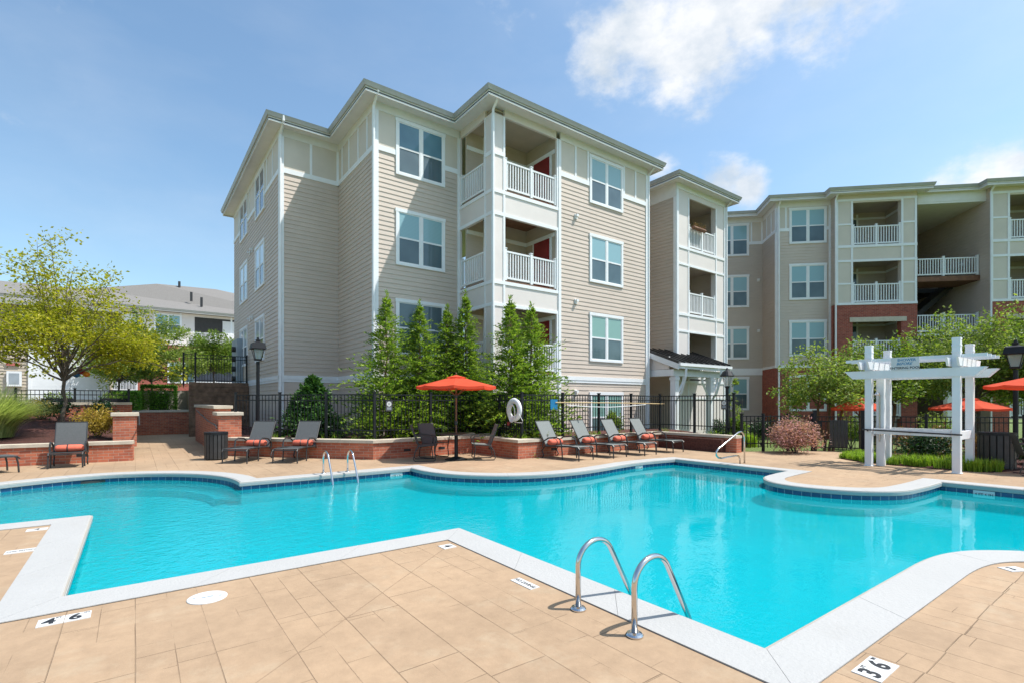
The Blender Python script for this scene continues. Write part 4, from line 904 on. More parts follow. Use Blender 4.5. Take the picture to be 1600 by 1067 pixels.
sling_chair('dark sling chair at the left of the umbrella table, its back nearest the pool loungers', (6.3,12.3), face((6.3,12.3), (7.0,11.93)), group=CH)
sling_chair('dark sling chair behind the umbrella table, against the brick wall', (6.82,12.8), face((6.82,12.8), (7.05,11.9)), group=CH)
sling_chair('brown grey sling chair at the right of the umbrella table', (7.62,11.62), face((7.62,11.62), (7.0,11.93)), CHAIRG if False else FABG, group=CH)
TR = (16.66,1.9)
umbrella('red umbrella cut off by the right edge of the picture', TR, 1.96, 2.26, 1.12)
table('round patio table beneath the right edge umbrella, behind the black moulded chair', TR, .5)
def moulded_chair(label, loc, face_):
    T = thing('patio_chair', label, 'patio chair', (*loc,0), face_); s = MB(); k = 6; w = .25
    prof = [(.24,.42),(.22,.445),(.0,.43),(-.16,.43),(-.22,.47),(-.26,.6),(-.31,.78),(-.35,.88)]
    for (x0,z0),(x1,z1) in zip(prof, prof[1:]):
        wa = w*(1-.25*max(0,(z0-.5)/.4)); wb = w*(1-.25*max(0,(z1-.5)/.4)); s.hexa([(x0,-wa,z0-.014),(x1,-wb,z1-.014),(x1,wb,z1-.014),(x0,wa,z0-.014),(x0,-wa,z0+.006),(x1,-wb,z1+.006),(x1,wb,z1+.006),(x0,wa,z0+.006)])
    s.build('seat', PLANK, T)
    for y in (-.25,.25):
        a = MB(); a.tube([(-.3,y*.9,.68),(-.1,y*1.15,.66),(.15,y*1.15,.64),(.2,y*1.05,.5),(.2,y,.44)], .018, 6); a.build('armrest', PLANK, T)
        l = MB(); l.tube([(.18,y,.43),(.23,y,.2),(.24,y,.05),(.19,y,.015),(-.26,y,.015),(-.3,y,.05),(-.22,y,.3),(-.15,y,.43)], .012, 6); l.build('leg', CHAR, T)
moulded_chair('black moulded chair with thin metal sled legs at the right edge of the picture', (15.45,2.0), -1.15)
def slat_can(label, loc, r=.3, h=.76, n_=18, lid=True):
    T = thing('trash_can', label, 'trash can', (*loc,0)); b = MB()
    for k in range(n_):
        a = 2*math.pi*k/n_; c, s = math.cos(a), math.sin(a); hw = math.pi*r/n_*.8
        P = lambda rr, t, z: (c*rr-s*t, s*rr+c*t, z); b.hexa([P(r-.02,-hw,.03),P(r,-hw,.03),P(r,hw,.03),P(r-.02,hw,.03),P(r-.02,-hw,h),P(r,-hw,h),P(r,hw,h),P(r-.02,hw,h)])
    b.build('slats', PLANK, T); i = MB(); i.lathe([(r-.05,0.02),(r-.05,h-.06)], n=18); i.build('liner', DARK, T)
    q = MB(); q.lathe([(r-.09,h-.02),(r-.04,h+.015),(r+.012,h+.015),(r+.012,h-.05),(r+.002,h-.05),(r+.002,h)], n=24); q.build('rim', BLACK, T)
slat_can('round black slatted trash can in front of the front brick pillar', (1.78,15.95), .28, .74)
slat_can('black slatted trash can behind the moulded chair at the right edge', (16.4,2.75), .34, .84)
for lab, px_, r_ in (('flared red umbrella beyond the fence, showing left of the arbor post', 1343, .85), ('wide red umbrella beyond the fence, seen between the right arbor posts', 1515, 1.15)):
    p = pdp(px_, 627, 17.6); umbrella(lab, (p.x, p.y), 1.36, 1.72, r_, z0=-.5, rot=.5)
# ------------------------------------------------------------------ rails
def grab_rail(label, loc, ang, h=.5, group=None):
    T = thing('pool_handrail', label, 'pool handrail', (*loc,0), R(ang), group); b = MB(); r = .1*h/.5
    pts = [(0,0,0),(0,0,h*.66)]+[(.19-.19*math.cos(a), 0, h*.66+.17*math.sin(a)) for a in [R(x) for x in range(10,151,10)]]
    x, z = pts[-1][0], pts[-1][2]; pts += [(x+.1,0,z-.17),(x+.24,0,z-.41),(x+.30,0,z-.52),(x+.33,0,z-.60),(x+.34,0,z-.68),(x+.34,0,z-1.1)]
    b.tube(pts, .021, 14); b.build('rail', STEEL, T, smooth=True)
    f = MB(); f.lathe([(.058,.001),(.06,.012),(.05,.024),(.03,.03)], n=24); f.build('flange', STEEL, T, smooth=False)
grab_rail('polished steel pool handrail nearest the camera', (2.70,2.24), 0, .5)
grab_rail('polished steel pool handrail just behind the nearest one, by the no diving tile', (2.70,2.78), 0, .5)
grab_rail('left of the two steel ladder rails on the far pool edge before the charcoal loungers', (3.31,11.36), -90, .5)
grab_rail('right of the two steel ladder rails on the far pool edge before the charcoal loungers', (3.83,11.32), -90, .5)
T = thing('pool_handrail', 'steel figure four handrail standing by the far right pool corner', 'pool handrail', (12.56,6.85,0)); b = MB()
b.tube([(0,0,0),(0,0,.66),(-.05,0,.76),(-.16,0,.82),(-.3,0,.80),(-.45,0,.74),(-1.2,0,.44),(-1.29,0,.37),(-1.29,0,.28),(-1.2,0,.22),(-1.05,0,.2),(-.4,0,.22),(-.28,0,.2),(-.22,0,.12),(-.21,0,0)], .021, 10); b.build('rail', STEEL, T, smooth=True)
# ------------------------------------------------------------------ arbor
def arbor():
    T = thing('arbor', 'white wooden arbor with four tall posts and crossed beams, holding the outdoor shower', 'arbor', (14.5,3.07,0)); Y1, X1 = 1.66, 1.1
    for x, y, h in ((0,0,2.95),(0,Y1,2.92),(X1,0,2.88),(X1,Y1-.05,2.86)):
        b = MB(); b.box(x-.072,x+.072,y-.072,y+.072,0,h); 
        for z in (h-.16,h-.3): b.box(x-.078,x+.078,y-.078,y+.078,z,z+.035)
        b.box(x-.077,x+.077,y-.077,y+.077,h-.02,h+.03); b.box(x-.09,x+.09,y-.09,y+.09,0,.02); b.build('post', WHITEP, T, bevel=.006)
    for x in (-.093,.093,X1-.093,X1+.093):
        b = MB(); b.hexa([(x-.02,-.32,2.14),(x+.02,-.32,2.14),(x+.02,Y1+.32,2.14),(x-.02,Y1+.32,2.14),(x-.02,-.5,2.33),(x+.02,-.5,2.33),(x+.02,Y1+.5,2.33),(x-.02,Y1+.5,2.33)]); b.build('beam', WHITEP, T)
    for y in (-.093,.093,Y1-.093,Y1+.093):
        b = MB(); b.hexa([(-.3,y-.02,2.36),(X1+.3,y-.02,2.36),(X1+.3,y+.02,2.36),(-.3,y+.02,2.36),(-.42,y-.02,2.54),(X1+.42,y-.02,2.54),(X1+.42,y+.02,2.54),(-.42,y+.02,2.54)]); b.build('cross_beam', WHITEP, T)
    for x in (.0,.36,.74,X1):
        b = MB(); b.box(x-.02,x+.02,-.5,Y1+.5,2.55,2.62); b.build('slat', WHITEP, T)
    for a in ((X1-.06,X1+.0,.1,Y1-.15,.74,.92),(.1,X1-.1,-.05,.01,.74,.92),(.1,X1-.1,Y1-.05,Y1+.01,.74,.92),(-.03,.03,.1,Y1-.1,.80,.93)): b = MB(); b.box(*a); b.build('side_rail', WHITEP, T)
    b = MB(); b.box(.28,.42,Y1-.22,Y1-.1,0,2.14); b.box(.22,.28,Y1-.24,Y1-.08,0,2.14); b.build('shower_board', WHITEP, T)
    s = MB(); s.tube([(.2,Y1-.16,.6),(.2,Y1-.16,1.72),(.16,Y1-.16,1.8),(.04,Y1-.16,1.8)], .013, 8); s.lathe([(.05,1.74),(.055,1.76),(.02,1.81)], (.0,Y1-.16,0), 10); s.tube([(.2,Y1-.2,.78),(.14,Y1-.22,.78)], .02, 8); s.build('shower_pipe', STEEL, T)
    h = MB(); h.tube([(-.16,-.12,.86),(-.14,Y1*.5,.88),(-.14,Y1+.1,.9)], .018, 8)
    for y in (.0,Y1*.5,Y1): h.tube([(-.14,y,.87),(-.03,y,.86)], .012, 6)
    h.build('grab_bar', CHAR, T)
arbor()
def sign_on_arbor():
    T = thing('shower_sign', 'small white sign with blue and black lettering on the front beam of the white arbor', 'sign', (14.375,3.97,2.44)); b = MB(); b.box(-.006,.006,-.27,.27,-.13,.17); b.build('board', TILEW, T)
    M_ = lambda y, z: Matrix.Translation((-.008,y,z)) @ Euler((R(90),0,R(-90))).to_matrix().to_4x4()
    text_mesh('lettering', 'SHOWER', .085, SIGNB, T, M_(-.03,.105), .001); text_mesh('lettering', 'BEFORE', .085, SIGNB, T, M_(.02,.02), .001, .3); text_mesh('lettering', 'ENTERING POOL', .075, INK, T, M_(0,-.075), .0012)
sign_on_arbor()
# ------------------------------------------------------------------ lamps, signs, rescue gear
def lamp_square(label, loc, h):
    T = thing('street_lamp', label, 'street lamp', loc); b = MB(); b.lathe([(.09,0),(.09,.12),(.06,.2),(.055,h-.75)], n=12); b.build('post', BLACK, T)
    c = MB(); z = h-.72
    c.add([(x*.1,y*.1,z) for x,y in ((-1,-1),(1,-1),(1,1),(-1,1))]+[(x*.115,y*.115,z+.05) for x,y in ((-1,-1),(1,-1),(1,1),(-1,1))], [(3,2,1,0),(4,5,6,7),(0,1,5,4),(1,2,6,5),(2,3,7,6),(3,0,4,7)])
    for x in (-1,1):
        for y in (-1,1): c.tube([(x*.09,y*.09,z+.03),(x*.17,y*.17,z+.4)], .012, 5)
    c.build('cage', BLACK, T)
    g = MB(); g.add([(x*.085,y*.085,z+.05) for x,y in ((-1,-1),(1,-1),(1,1),(-1,1))]+[(x*.14,y*.14,z+.38) for x,y in ((-1,-1),(1,-1),(1,1),(-1,1))], [(0,1,5,4),(1,2,6,5),(2,3,7,6),(3,0,4,7)]); g.build('lens', GLASSL, T)
    r = MB(); q = lambda s, zz: [(x*s,y*s,zz) for x,y in ((-1,-1),(1,-1),(1,1),(-1,1))]
    rr = [(.22,z+.38),(.23,z+.4),(.195,z+.58),(.06,z+.64),(.07,z+.7),(.035,z+.71),(.03,z+.78)]; vs = sum([q(s,zz) for s,zz in rr], []); fs = [(3,2,1,0),tuple(range(len(vs)-4,len(vs)))]
    for i in range(len(rr)-1): fs += [(i*4+k,i*4+(k+1)%4,i*4+4+(k+1)%4,i*4+4+k) for k in range(4)]
    r.add(vs, fs); r.build('cap', BLACK, T)
def lamp_round(label, loc, h):
    T = thing('street_lamp', label, 'street lamp', loc); b = MB(); b.lathe([(.09,0),(.09,.12),(.06,.2),(.05,h-.7),(.09,h-.62)], n=12); b.build('post', BLACK, T)
    g = MB(); g.lathe([(.08,h-.62),(.17,h-.3),(.17,h-.28)], n=16); g.build('lens', GLASSL, T, smooth=True)
    c = MB(); c.lathe([(.22,h-.3),(.225,h-.27),(.14,h-.13),(.06,h-.08),(.05,h-.05),(.015,h)], n=18); c.build('cap', BLACK, T)
def clear_glass():
    m = Mat('lamp_glass'); m.base((.5,.52,.5)); m.set(.1); m.p.inputs['Alpha'].default_value = .45; return m.m
GLASSL = clear_glass()
p = pdp(403, 530, 17.2); lamp_square('tall black street lamp with square lantern before the left tan wall', (p.x, p.y, .38), 3.69-.38)
lamp_round('short black street lamp with round cap beside the entry porch', (15.95,9.3,.2), 2.52)
lamp_square('tall black street lamp with square lantern at the right edge, by the leafy trees', (19.27,2.85,-.3), 3.5)
def notice(label, loc, rz, oval=False):
    T = thing('notice_sign', label, 'sign', loc, rz); b = MB(); b.box(-.1,.1,-.012,.0,-.15,.15); b.build('plate', CHARS, T)
    c = MB(); n_ = 20; c.add([(math.cos(2*math.pi*k/n_)*.072,-.0135,.055+math.sin(2*math.pi*k/n_)*.072) for k in range(n_)], [tuple(reversed(range(n_)))]); c.build('emblem', TILEW, T)
    q = MB(); 
    for k in range(4): a = math.pi/2*k+math.pi/4; q.add([(math.cos(a)*.05,-.0145,.055+math.sin(a)*.05),(math.cos(a+.5)*.022,-.0145,.055+math.sin(a+.5)*.022),(math.cos(a)*.012,-.0145,.055+math.sin(a)*.012),(math.cos(a-.5)*.022,-.0145,.055+math.sin(a-.5)*.022)], [(0,1,2,3)])
    q.build('emblem_mark', CHARS, T)
    l = MB(); l.box(-.065,.065,-.0135,-.012,-.075,-.045); l.box(-.065,.065,-.0135,-.012,-.105,-.085); l.build('text_line', GREYM, T)
CHARS = plain('slate_sign', (.06,.06,.065), .5)
notice('grey notice plate with white round emblem on the fence left of the red umbrella', (5.86,13.79,1.46), 0)
notice('grey notice plate with white round emblem on the fence beside the round capped lamp', (15.34,9.05,1.48), R(-90), True)
def life_ring():
    T = thing('life_ring', 'white life ring hanging from the fence corner post with its throw rope', 'life ring', (8.92,11.8,1.34)); vs = []; fs = []; A, B_ = 28, 10
    for i in range(A):
        a = 2*math.pi*i/A
        for j in range(B_): c = 2*math.pi*j/B_; rr = .265+.085*math.cos(c); vs.append((-.05+.06*math.sin(c), math.cos(a)*rr, math.sin(a)*rr))
    for i in range(A):
        for j in range(B_): fs.append((i*B_+j, i*B_+(j+1)%B_, ((i+1)%A)*B_+(j+1)%B_, ((i+1)%A)*B_+j))
    b = MB(); b.add(vs, fs); b.build('ring', VINYL, T, smooth=True)
    r = MB(); rng = random.Random(2)
    for k in range(5): r.tube([(-.1-.01*k, math.cos(a)*(.1+.015*k), -.1+math.sin(a)*(.22+.01*k)) for a in [2*math.pi*i/18 for i in range(19)]], .011, 5)
    r.tube([(-.1,-.25,-.05),(-.12,-.5,-.3),(-.1,-.45,-.36),(-.1,-.1,-.36)], .008, 5)
    r.build('rope', CREAM, T)
    g = MB(); g.tube([(-.1,.18,-.36),(-.11,.22,-.45)], [.05,.04], 8); g.build('float', REDDOOR, T)
life_ring()
T = thing('rules_sign', 'blue rectangular sign on the fence right of the life ring', 'sign', (10.2,11.56,1.5)); b = MB(); b.box(-.14,.14,-.012,0,-.15,.15); b.build('plate', SIGNB, T)
b = MB(); b.tube([(10.25,11.54,1.555),(12.9,11.53,1.54),(15.55,11.53,1.50)], .016, 8); tag(b.build('rescue_pole', WOODPOLE), 'long pale wooden rescue pole hung along the fence above the loungers', 'rescue pole')
b = MB(); b.tube([(10.75,11.52,1.47),(11.6,11.5,1.42),(12.6,11.5,1.40),(13.6,11.5,1.43),(14.5,11.52,1.48)], .011, 6); tag(b.build('rescue_hook', VINYL), 'thin white rescue hook hanging just under the wooden pole', 'rescue hook')
# ------------------------------------------------------------------ markers set in the deck
def deck_tile(label, c, ang, w, h, txt=(), name='depth_marker'):
    T = thing(name, label, 'depth marker' if name == 'depth_marker' else 'warning tile', (c[0],c[1],0), R(ang)); k = max(1, round(w/h)) if name == 'depth_marker' else 1
    b = MB()
    for i in range(k): x0 = -w/2+i*w/k; b.box(x0+.002,x0+w/k-.002,-h/2,h/2,-.01,.006)
    b.build('tile', TILEW, T)
    for s, x, y, size, bold in txt: text_mesh('lettering', s, size, INK, T, Matrix.Translation((x,y,.0065)), bold)
def fi(a, c=None): return ((a,-.085,-.005,.15,.005),('FT',-.035,.05,.032,.0005))+(((c,.06,-.005,.15,.005),('IN',.122,.05,.032,.0005)) if c else ())
deck_tile('white depth marker tiles reading 4 FT 6 IN at the near left pool corner', gp(101,967), 0, .3, .15, fi('4','6'))
deck_tile('white depth marker tiles reading 3 FT 6 IN at the lower right', gp(1368,1045), 0, .3, .15, fi('3','6'))
deck_tile('single white depth tile reading 4 at the inner pool corner in the middle', gp(699,853.5), -90, .15, .15, (('4',0,0,.13,.004),))
deck_tile('white depth tile reading 3 at the right edge of the near deck', gp(1584,889), -30, .2, .13, (('3',-.02,0,.11,.003),))
deck_tile('white no diving tile between the pool corner and the steel handrails', gp(820,911.5), -90, .29, .1, (('NO DIVING',0,0,.052,.0008),), 'warning_tile')
deck_tile('white no diving tile on the small left deck', gp(37,860), 0, .29, .15, (('NO DIVING',0,0,.05,.0005),), 'warning_tile')
deck_tile('small white depth tile at the tip of the left deck', gp(58,827), 0, .2, .14, (('4',0,0,.1,.002),))
T = thing('skimmer_plate', 'round white skimmer lid set in the deck near the left coping', 'skimmer lid', (*gp(324,933.5).xy,0)); b = MB(); b.lathe([(.142,.0),(.142,.006),(.137,.009),(.02,.009)], n=36); b.build('lid', TILEW, T)
b = MB(); b.lathe([(.012,.01),(.010,.011)], (-.09,.02,0), 10); b.lathe([(.012,.01),(.010,.011)], (.09,-.02,0), 10); b.box(-.04,-.01,-.012,.012,.009,.0105); b.box(.0,.04,-.012,.012,.009,.0105); b.build('lid_mark', GREYM, T)
def band_tile(label, c, rz, w=.3, txt='4 FT 6 IN'):
    T = thing('depth_marker', label, 'depth marker', c, R(rz)); b = MB(); b.box(-w/2,w/2,-.008,-.001,-.062,.072); b.build('tile', TILEW, T)
    text_mesh('lettering', txt, .065, INK, T, Matrix.Translation((0,-.0085,0)) @ Euler((R(90),0,0)).to_matrix().to_4x4(), .001)
band_tile('white depth tile in the blue waterline band right of the far ladder rails', (4.9,11.1,-.155), 0)
band_tile('white depth tile in the blue waterline band before the right loungers', (10.5,8.57,-.155), -2, .28)
band_tile('white depth tile in the blue waterline band near the white arbor', (12.69,2.3,-.155), -87)
b = MB(); b.box(-.01,.0,-.25,.25,-.07,.07)
T = thing('skimmer_opening', 'dark skimmer opening in the curved left waterline band', 'skimmer', (-.68,13.98,-.155), R(-88)); b = MB(); b.box(.0,.012,-.24,.24,-.06,.06); b.build('mouth', DARK, T)
T = thing('meter_bank', 'grey electric meter bank on the tan end wall behind the upper black fence', 'electric meters', (4.38,29.6,2.35)); 
b = MB(); b.box(-.25,0,-.9,.9,.1,2.4); b.build('cabinet', GREYM, T)
for i in range(4):
    b = MB(); b.tube([(-.25,-.3,.4+i*.5),(-.42,-.3,.4+i*.5)], .14, 12); b.build('meter', CHAR, T)
T = thing('fire_hose_cabinet', 'white wall cabinet on the left tan garage wall under a red sign', 'wall cabinet', (-4.95,35.96,2.75)); b = MB(); b.box(-.28,.28,-.12,.0,-.38,.38); b.build('case', WHITEP, T); b = MB(); b.box(-.19,.19,-.13,-.121,-.27,.28); b.build('pane', GREYM, T)
b = MB(); b.box(-5.25,-4.75,35.9,35.95,3.42,3.55); tag(b.build('wall_sign', plain('faded_red_sign', (.45,.12,.10), .6)), 'small faded red sign above the white cabinet on the garage wall', 'sign')
# ------------------------------------------------------------------ vegetation
def cypress(label, x, y, z0, top, r, seed, n=440):
    rng = random.Random(seed); T = thing('cypress_tree', label, 'cypress tree', (x,y,z0), 0, 'cypress trees between fence and apartment wall'); H = top-z0
    t = MB(); limb(t, (0,0,0), (0,0,H*.93), .06, .012, rng, 6, .012); t.build('trunk', BARKR, T)
    b = MB(); ph = [rng.random()*6.28 for _ in range(6)]
    for i in range(n):
        u = ((i+rng.random())/n)**1.2; z = H*(.02+.95*u); a = rng.random()*6.283
        lump = 1+.22*math.sin(3*a+ph[0]+u*9)+.20*math.sin(2*a+ph[1]-u*14)+.14*math.sin(5*a+ph[2]+u*23)
        env = r*1.15*(1-u)**.8*max(.35, lump)*rng.choice((.6,.85,1,1.05,1.3))+.06
        droop_ = rng.uniform(.05,.28)
        for k in range(3):                                       # flat feathery sprays
            ang = a+rng.uniform(-.55,.55); dd = Vector((math.cos(ang), math.sin(ang), rng.uniform(.05,.7))); L_ = env*rng.uniform(.65,1.08); sd = dd.cross(Vector((0,0,1))).normalized(); m = 7+int(14*L_/max(r,.5))
            for j in range(m):
                t_ = .15+.85*((j+rng.random())/m)**.8; q = Vector((0,0,z))+dd*L_*t_+Vector((rng.uniform(-.03,.03),rng.uniform(-.03,.03),-droop_*L_*t_*t_*2+rng.uniform(-.025,.025)))
                ax = (dd*.8+sd*rng.uniform(-.9,.9)+Vector((0,0,rng.uniform(-.35,.35)))).normalized(); s = rng.uniform(.06,.15)*(1.1-.4*u); w = ax.cross(Vector((rng.gauss(0,1),rng.gauss(0,1),rng.gauss(0,1)+.8))).normalized()*s*.19
                b.add([q,q+ax*s*.45+w,q+ax*s,q+ax*s*.45-w], [(0,1,2,3)])
    for j in range(40): q = Vector((rng.uniform(-.03,.03),rng.uniform(-.03,.03),H*(.93+.09*j/40))); ax = Vector((rng.gauss(0,.6),rng.gauss(0,.6),1)).normalized(); w = ax.cross(Vector((1,.3,0))).normalized()*.018; b.add([q,q+ax*.06+w,q+ax*.12,q+ax*.06-w], [(0,1,2,3)])
    b.build('crown', LF_CYP, T)
for i, (lab, px_, Y, py_, r) in enumerate((
    ('broad feathery green cypress left of the group, before the white corner pipe', 604, 15.3, 461, 1.15), ('slender cypress in front of the lowest window left of the balconies', 656, 15.1, 474, .95),
    ('cypress just right of the lowest window, second from the balcony corner', 699, 15.05, 482, .95), ('tall thin cypress directly left of the balcony corner post', 727, 14.7, 460, .85),
    ('cypress with bare pointed leader in front of the balcony corner', 797, 13.0, 468, 1.1), ('cypress in front of the lowest balcony railing, right end of the group', 830, 12.9, 478, 1.2))):
    r_ = ray(px_, py_); t = Y/r_.y; cypress(lab, r_.x*t, Y, .40, EYE+r_.z*t, r, 11+i)
def bush(name, label, cat, c, rx, rz, mat, n, size, seed, shape='round', group=None, stems=None, aspect=1.9, blobs=26, droop=0., flat=0.):
    rng = random.Random(seed); T = thing(name, label, cat, c, 0, group); b = MB(); bl = []
    for i in range(blobs):
        if shape == 'round': u = rng.random()**.6; a = rng.random()*6.283; ph = math.acos(rng.uniform(-.25,1)); p = Vector((math.cos(a)*math.sin(ph)*rx*u*.8, math.sin(a)*math.sin(ph)*rx*u*.8, rz*.45+math.cos(ph)*rz*u*.5)); q = rx*.36
        elif shape == 'cone': u = rng.random(); a = rng.random()*6.283; p = Vector((math.cos(a)*rx*(1-u)**.7*rng.random()**.5*.8, math.sin(a)*rx*(1-u)**.7*rng.random()**.5*.8, rz*(.06+.88*u))); q = rx*.4*(1.1-u)
        bl.append((p, q*rng.uniform(.7,1.25)))
    leaves(b, bl, n, size, rng, aspect, droop, flat); b.build('foliage', mat, T)
    s = MB()
    for k in range(5): a = k*1.26; limb(s, (0,0,-.05), (math.cos(a)*rx*.45, math.sin(a)*rx*.45, rz*.65), .02, .006, rng, 3)
    s.build('stem', BARK, T); return T
bush('magnolia_bush', 'broad dark glossy rounded bush behind the black fence before the left tan walls', 'bush', (4.6, 17.0, .4), 1.12, 2.05, LF_MAGB, 85, .15, 3, 'cone', aspect=2.0, blobs=85)
def tree(name, label, loc, H, fork, Rc, mat, bark, seed, limbs=8, n=26, size=.09, flat=.5, r0=.09, low=.4, blobr=.32, sub=6, sparse_top=False, lean=(0,0), group=None, trunks=1, droop=.1, top_in=.5):
    rng = random.Random(seed); T = thing(name, label, 'tree', loc, 0, group); t = MB(); b = MB(); bl = []
    heads = []
    for k in range(trunks):
        a = 6.283*k/trunks+.4; o = Vector((math.cos(a)*.12, math.sin(a)*.12, 0)) if trunks > 1 else Vector((0,0,0)); hd = Vector((lean[0]+(math.cos(a)*.45 if trunks > 1 else 0), lean[1]+(math.sin(a)*.45 if trunks > 1 else 0), fork))
        limb(t, o-Vector((0,0,.1)), hd, r0, r0*.72, rng, 5, .03); heads.append(hd)
    for i in range(limbs):
        hd = heads[i % len(heads)]; a = 6.283*i/limbs+rng.uniform(-.35,.35); u = (i*.618+.2) % 1.0
        up = low+(1-low)*u; rad = Rc*(1-top_in*((up-low)/(1-low))**1.25)*rng.uniform(.8,1.08)
        tip = Vector((math.cos(a)*rad, math.sin(a)*rad, up*H*rng.uniform(.94,1.04))); base = hd+Vector((0,0,rng.uniform(-.1,.25)*fork*.3))
        mid = base.lerp(tip, .5)+Vector((0,0,.10*H*(.4+rng.random()*.6))); pts = []
        for k in range(9):
            s = k/8; pts.append(base*(1-s)**2+mid*2*s*(1-s)+tip*s*s+Vector((rng.uniform(-1,1),rng.uniform(-1,1),rng.uniform(-1,1)))*.025*Rc*(0 < k < 8))
        t.tube(pts, [r0*.5*(1-k/8*.88) for k in range(9)], 6)
        for j in range(sub):
            s = .3+.7*(j+rng.random()*.6)/sub; k = min(7, int(s*8)); p0 = pts[k].lerp(pts[k+1], s*8-k) if k < 8 else pts[8]
            dirn = (pts[k+1]-pts[k]).normalized(); sd = Vector((rng.gauss(0,1), rng.gauss(0,1), rng.gauss(0,.35)+.15)); sd = (sd-dirn*sd.dot(dirn)).normalized(); L_ = Rc*rng.uniform(.16,.36)
            q = p0+(sd*.85+dirn*.5)*L_; t.tube([p0, p0.lerp(q,.5)+Vector((0,0,.03)), q], [r0*.14, r0*.1, r0*.04], 4)
            for w in (.45, .8, 1.05): bl.append((p0.lerp(q, w), blobr*rng.uniform(.7,1.2)))
        bl.append((pts[8], blobr)); bl.append((pts[6], blobr*.8))
    keep = []
    for c, r in bl:
        h = c.z/H; m = n*(1 if not sparse_top else (1.3 if h < .62 else .5)); keep.append((c, r, max(3, int(m*rng.uniform(.6,1.3)))))
    for c, r, m in keep: leaves(b, [(c, r)], m, size, rng, 1.8, droop, flat)
    t.build('trunk', bark, T); b.build('crown', mat, T); return T
tree('ornamental_tree', 'sparse yellow green tree with grey trunk growing in the mulch bank on the left', (-1.76, 20.8, .62), 5.9, 1.6, 2.7, LF_YEL, BARK, 4, 27, 31, .10, .6, .062, .36, .36, 7, True, top_in=.74)
tree('crape_tree', 'leafy yellow green tree behind the hedge, just right of the tall ornamental tree', (.8, 37.6, 1.1), 5.6, 1.7, 2.7, LF_CRM, BARK, 8, 17, 55, .14, .4, .07, .38, .42, 6, group='trees on the upper left terrace')
tree('crape_tree', 'fresh green round topped tree behind the upper black fence', (4.3, 40, 2.3), 3.7, 1.2, 2.1, LF_MID, BARK, 9, 15, 60, .14, .4, .06, .38, .42, 6, group='trees on the upper left terrace')
tree('crape_tree', 'low green tree on the terrace left of the hedge, in front of the pale doors', (-.7, 34.5, 1.1), 4.2, 1.5, 2.1, LF_CRM, BARK, 10, 13, 50, .13, .4, .06, .42, .4, 6, group='trees on the upper left terrace')
def hedge(label, x0, x1, y0, y1, z0, z1, seed):
    rng = random.Random(seed); T = thing('box_hedge', label, 'hedge', ((x0+x1)/2,(y0+y1)/2,z0)); hx, hy, H = (x1-x0)/2, (y1-y0)/2, z1-z0; c = MB(); c.box(-hx*.55,hx*.55,-hy*.55,hy*.55,0,H*.7); c.build('stem', BARK, T); b = MB()
    for i in range(7000):
        f = rng.random(); p = Vector((rng.uniform(-hx,hx), rng.uniform(-hy,hy), rng.uniform(.02,H)))
        if f < .4: p.z = H+rng.uniform(-.06,.03)
        elif f < .75: p.y = -hy+rng.uniform(-.03,.06)
        else: p.x = rng.choice((-hx,hx))*rng.uniform(.93,1.03)
        leaves(b, [(p, .03)], 1, .085, rng, 1.5)
    b.build('foliage', LF_HED, T)
hedge('square clipped bright green hedge behind the back brick wall, beside the timber wall', .3, 1.95, 35.6, 36.6, 1.1, 2.5, 1)
hedge('lower clipped green hedge left of the square hedge, by the black planters', -.9, .2, 33.6, 34.6, 1.1, 2.1, 2)
for lab, x in (('dark rectangular planter box behind the low left fence, nearer the tall tree', -1.9), ('dark rectangular planter box behind the low left fence, nearer the hedge', -.1)):
    T = thing('planter_box', lab, 'planter', (x-.6,27.3,1.1)); b = MB(); b.add([(-.42,-.25,.0),(.42,-.25,.0),(.42,.25,.0),(-.42,.25,.0),(-.48,-.3,.62),(.48,-.3,.62),(.48,.3,.62),(-.48,.3,.62)], [(3,2,1,0),(4,5,6,7),(0,1,5,4),(1,2,6,5),(2,3,7,6),(3,0,4,7)]); b.build('box', BLACK, T)
    rng = random.Random(int(x*10)); l = MB(); leaves(l, [(Vector((rng.uniform(-.4,.4),rng.uniform(-.2,.2),.68+rng.random()*.1)),.12) for _ in range(14)], 16, .09, rng); l.build('plant', LF_MID, T)
def grass_clump(name, label, cat, loc, r, h, mat, n, seed, width=.012, group=None, arch=.6):
    rng = random.Random(seed); T = thing(name, label, cat, loc, 0, group); b = MB()
    for i in range(n):
        a = rng.random()*6.283; lean = rng.random()**.6; L_ = h*rng.uniform(.7,1.1); d = Vector((math.cos(a), math.sin(a), 0)); p0 = d*rng.random()*r*.3+Vector((rng.uniform(-.03,.03),rng.uniform(-.03,.03),0)); sd = Vector((-d.y,d.x,0)); pts = []
        for k in range(5):
            s = k/4; pts.append(p0+d*r*lean*(s**1.6)+Vector((0,0,L_*(s-arch*lean*s*s*.75))))
        vs = []; 
        for k, q in enumerate(pts): w = width*(1-.8*k/4); vs += [q-sd*w, q+sd*w]
        b.add(vs, [(2*k,2*k+1,2*k+3,2*k+2) for k in range(4)])
    b.build('blades', mat, T); return T
grass_clump('ornamental_grass', 'big arching pale green ornamental grass clump at the left edge', 'ornamental grass', (-3.05,19.2,.62), 1.25, 1.5, LF_ORN, 2600, 1, .011)
bush('gold_shrub', 'rounded golden yellow shrub beside the small left brick pillar', 'shrub', (-.86,18.7,.5), .62, .85, LF_GLD, 60, .075, 6, blobs=50, aspect=2.6)
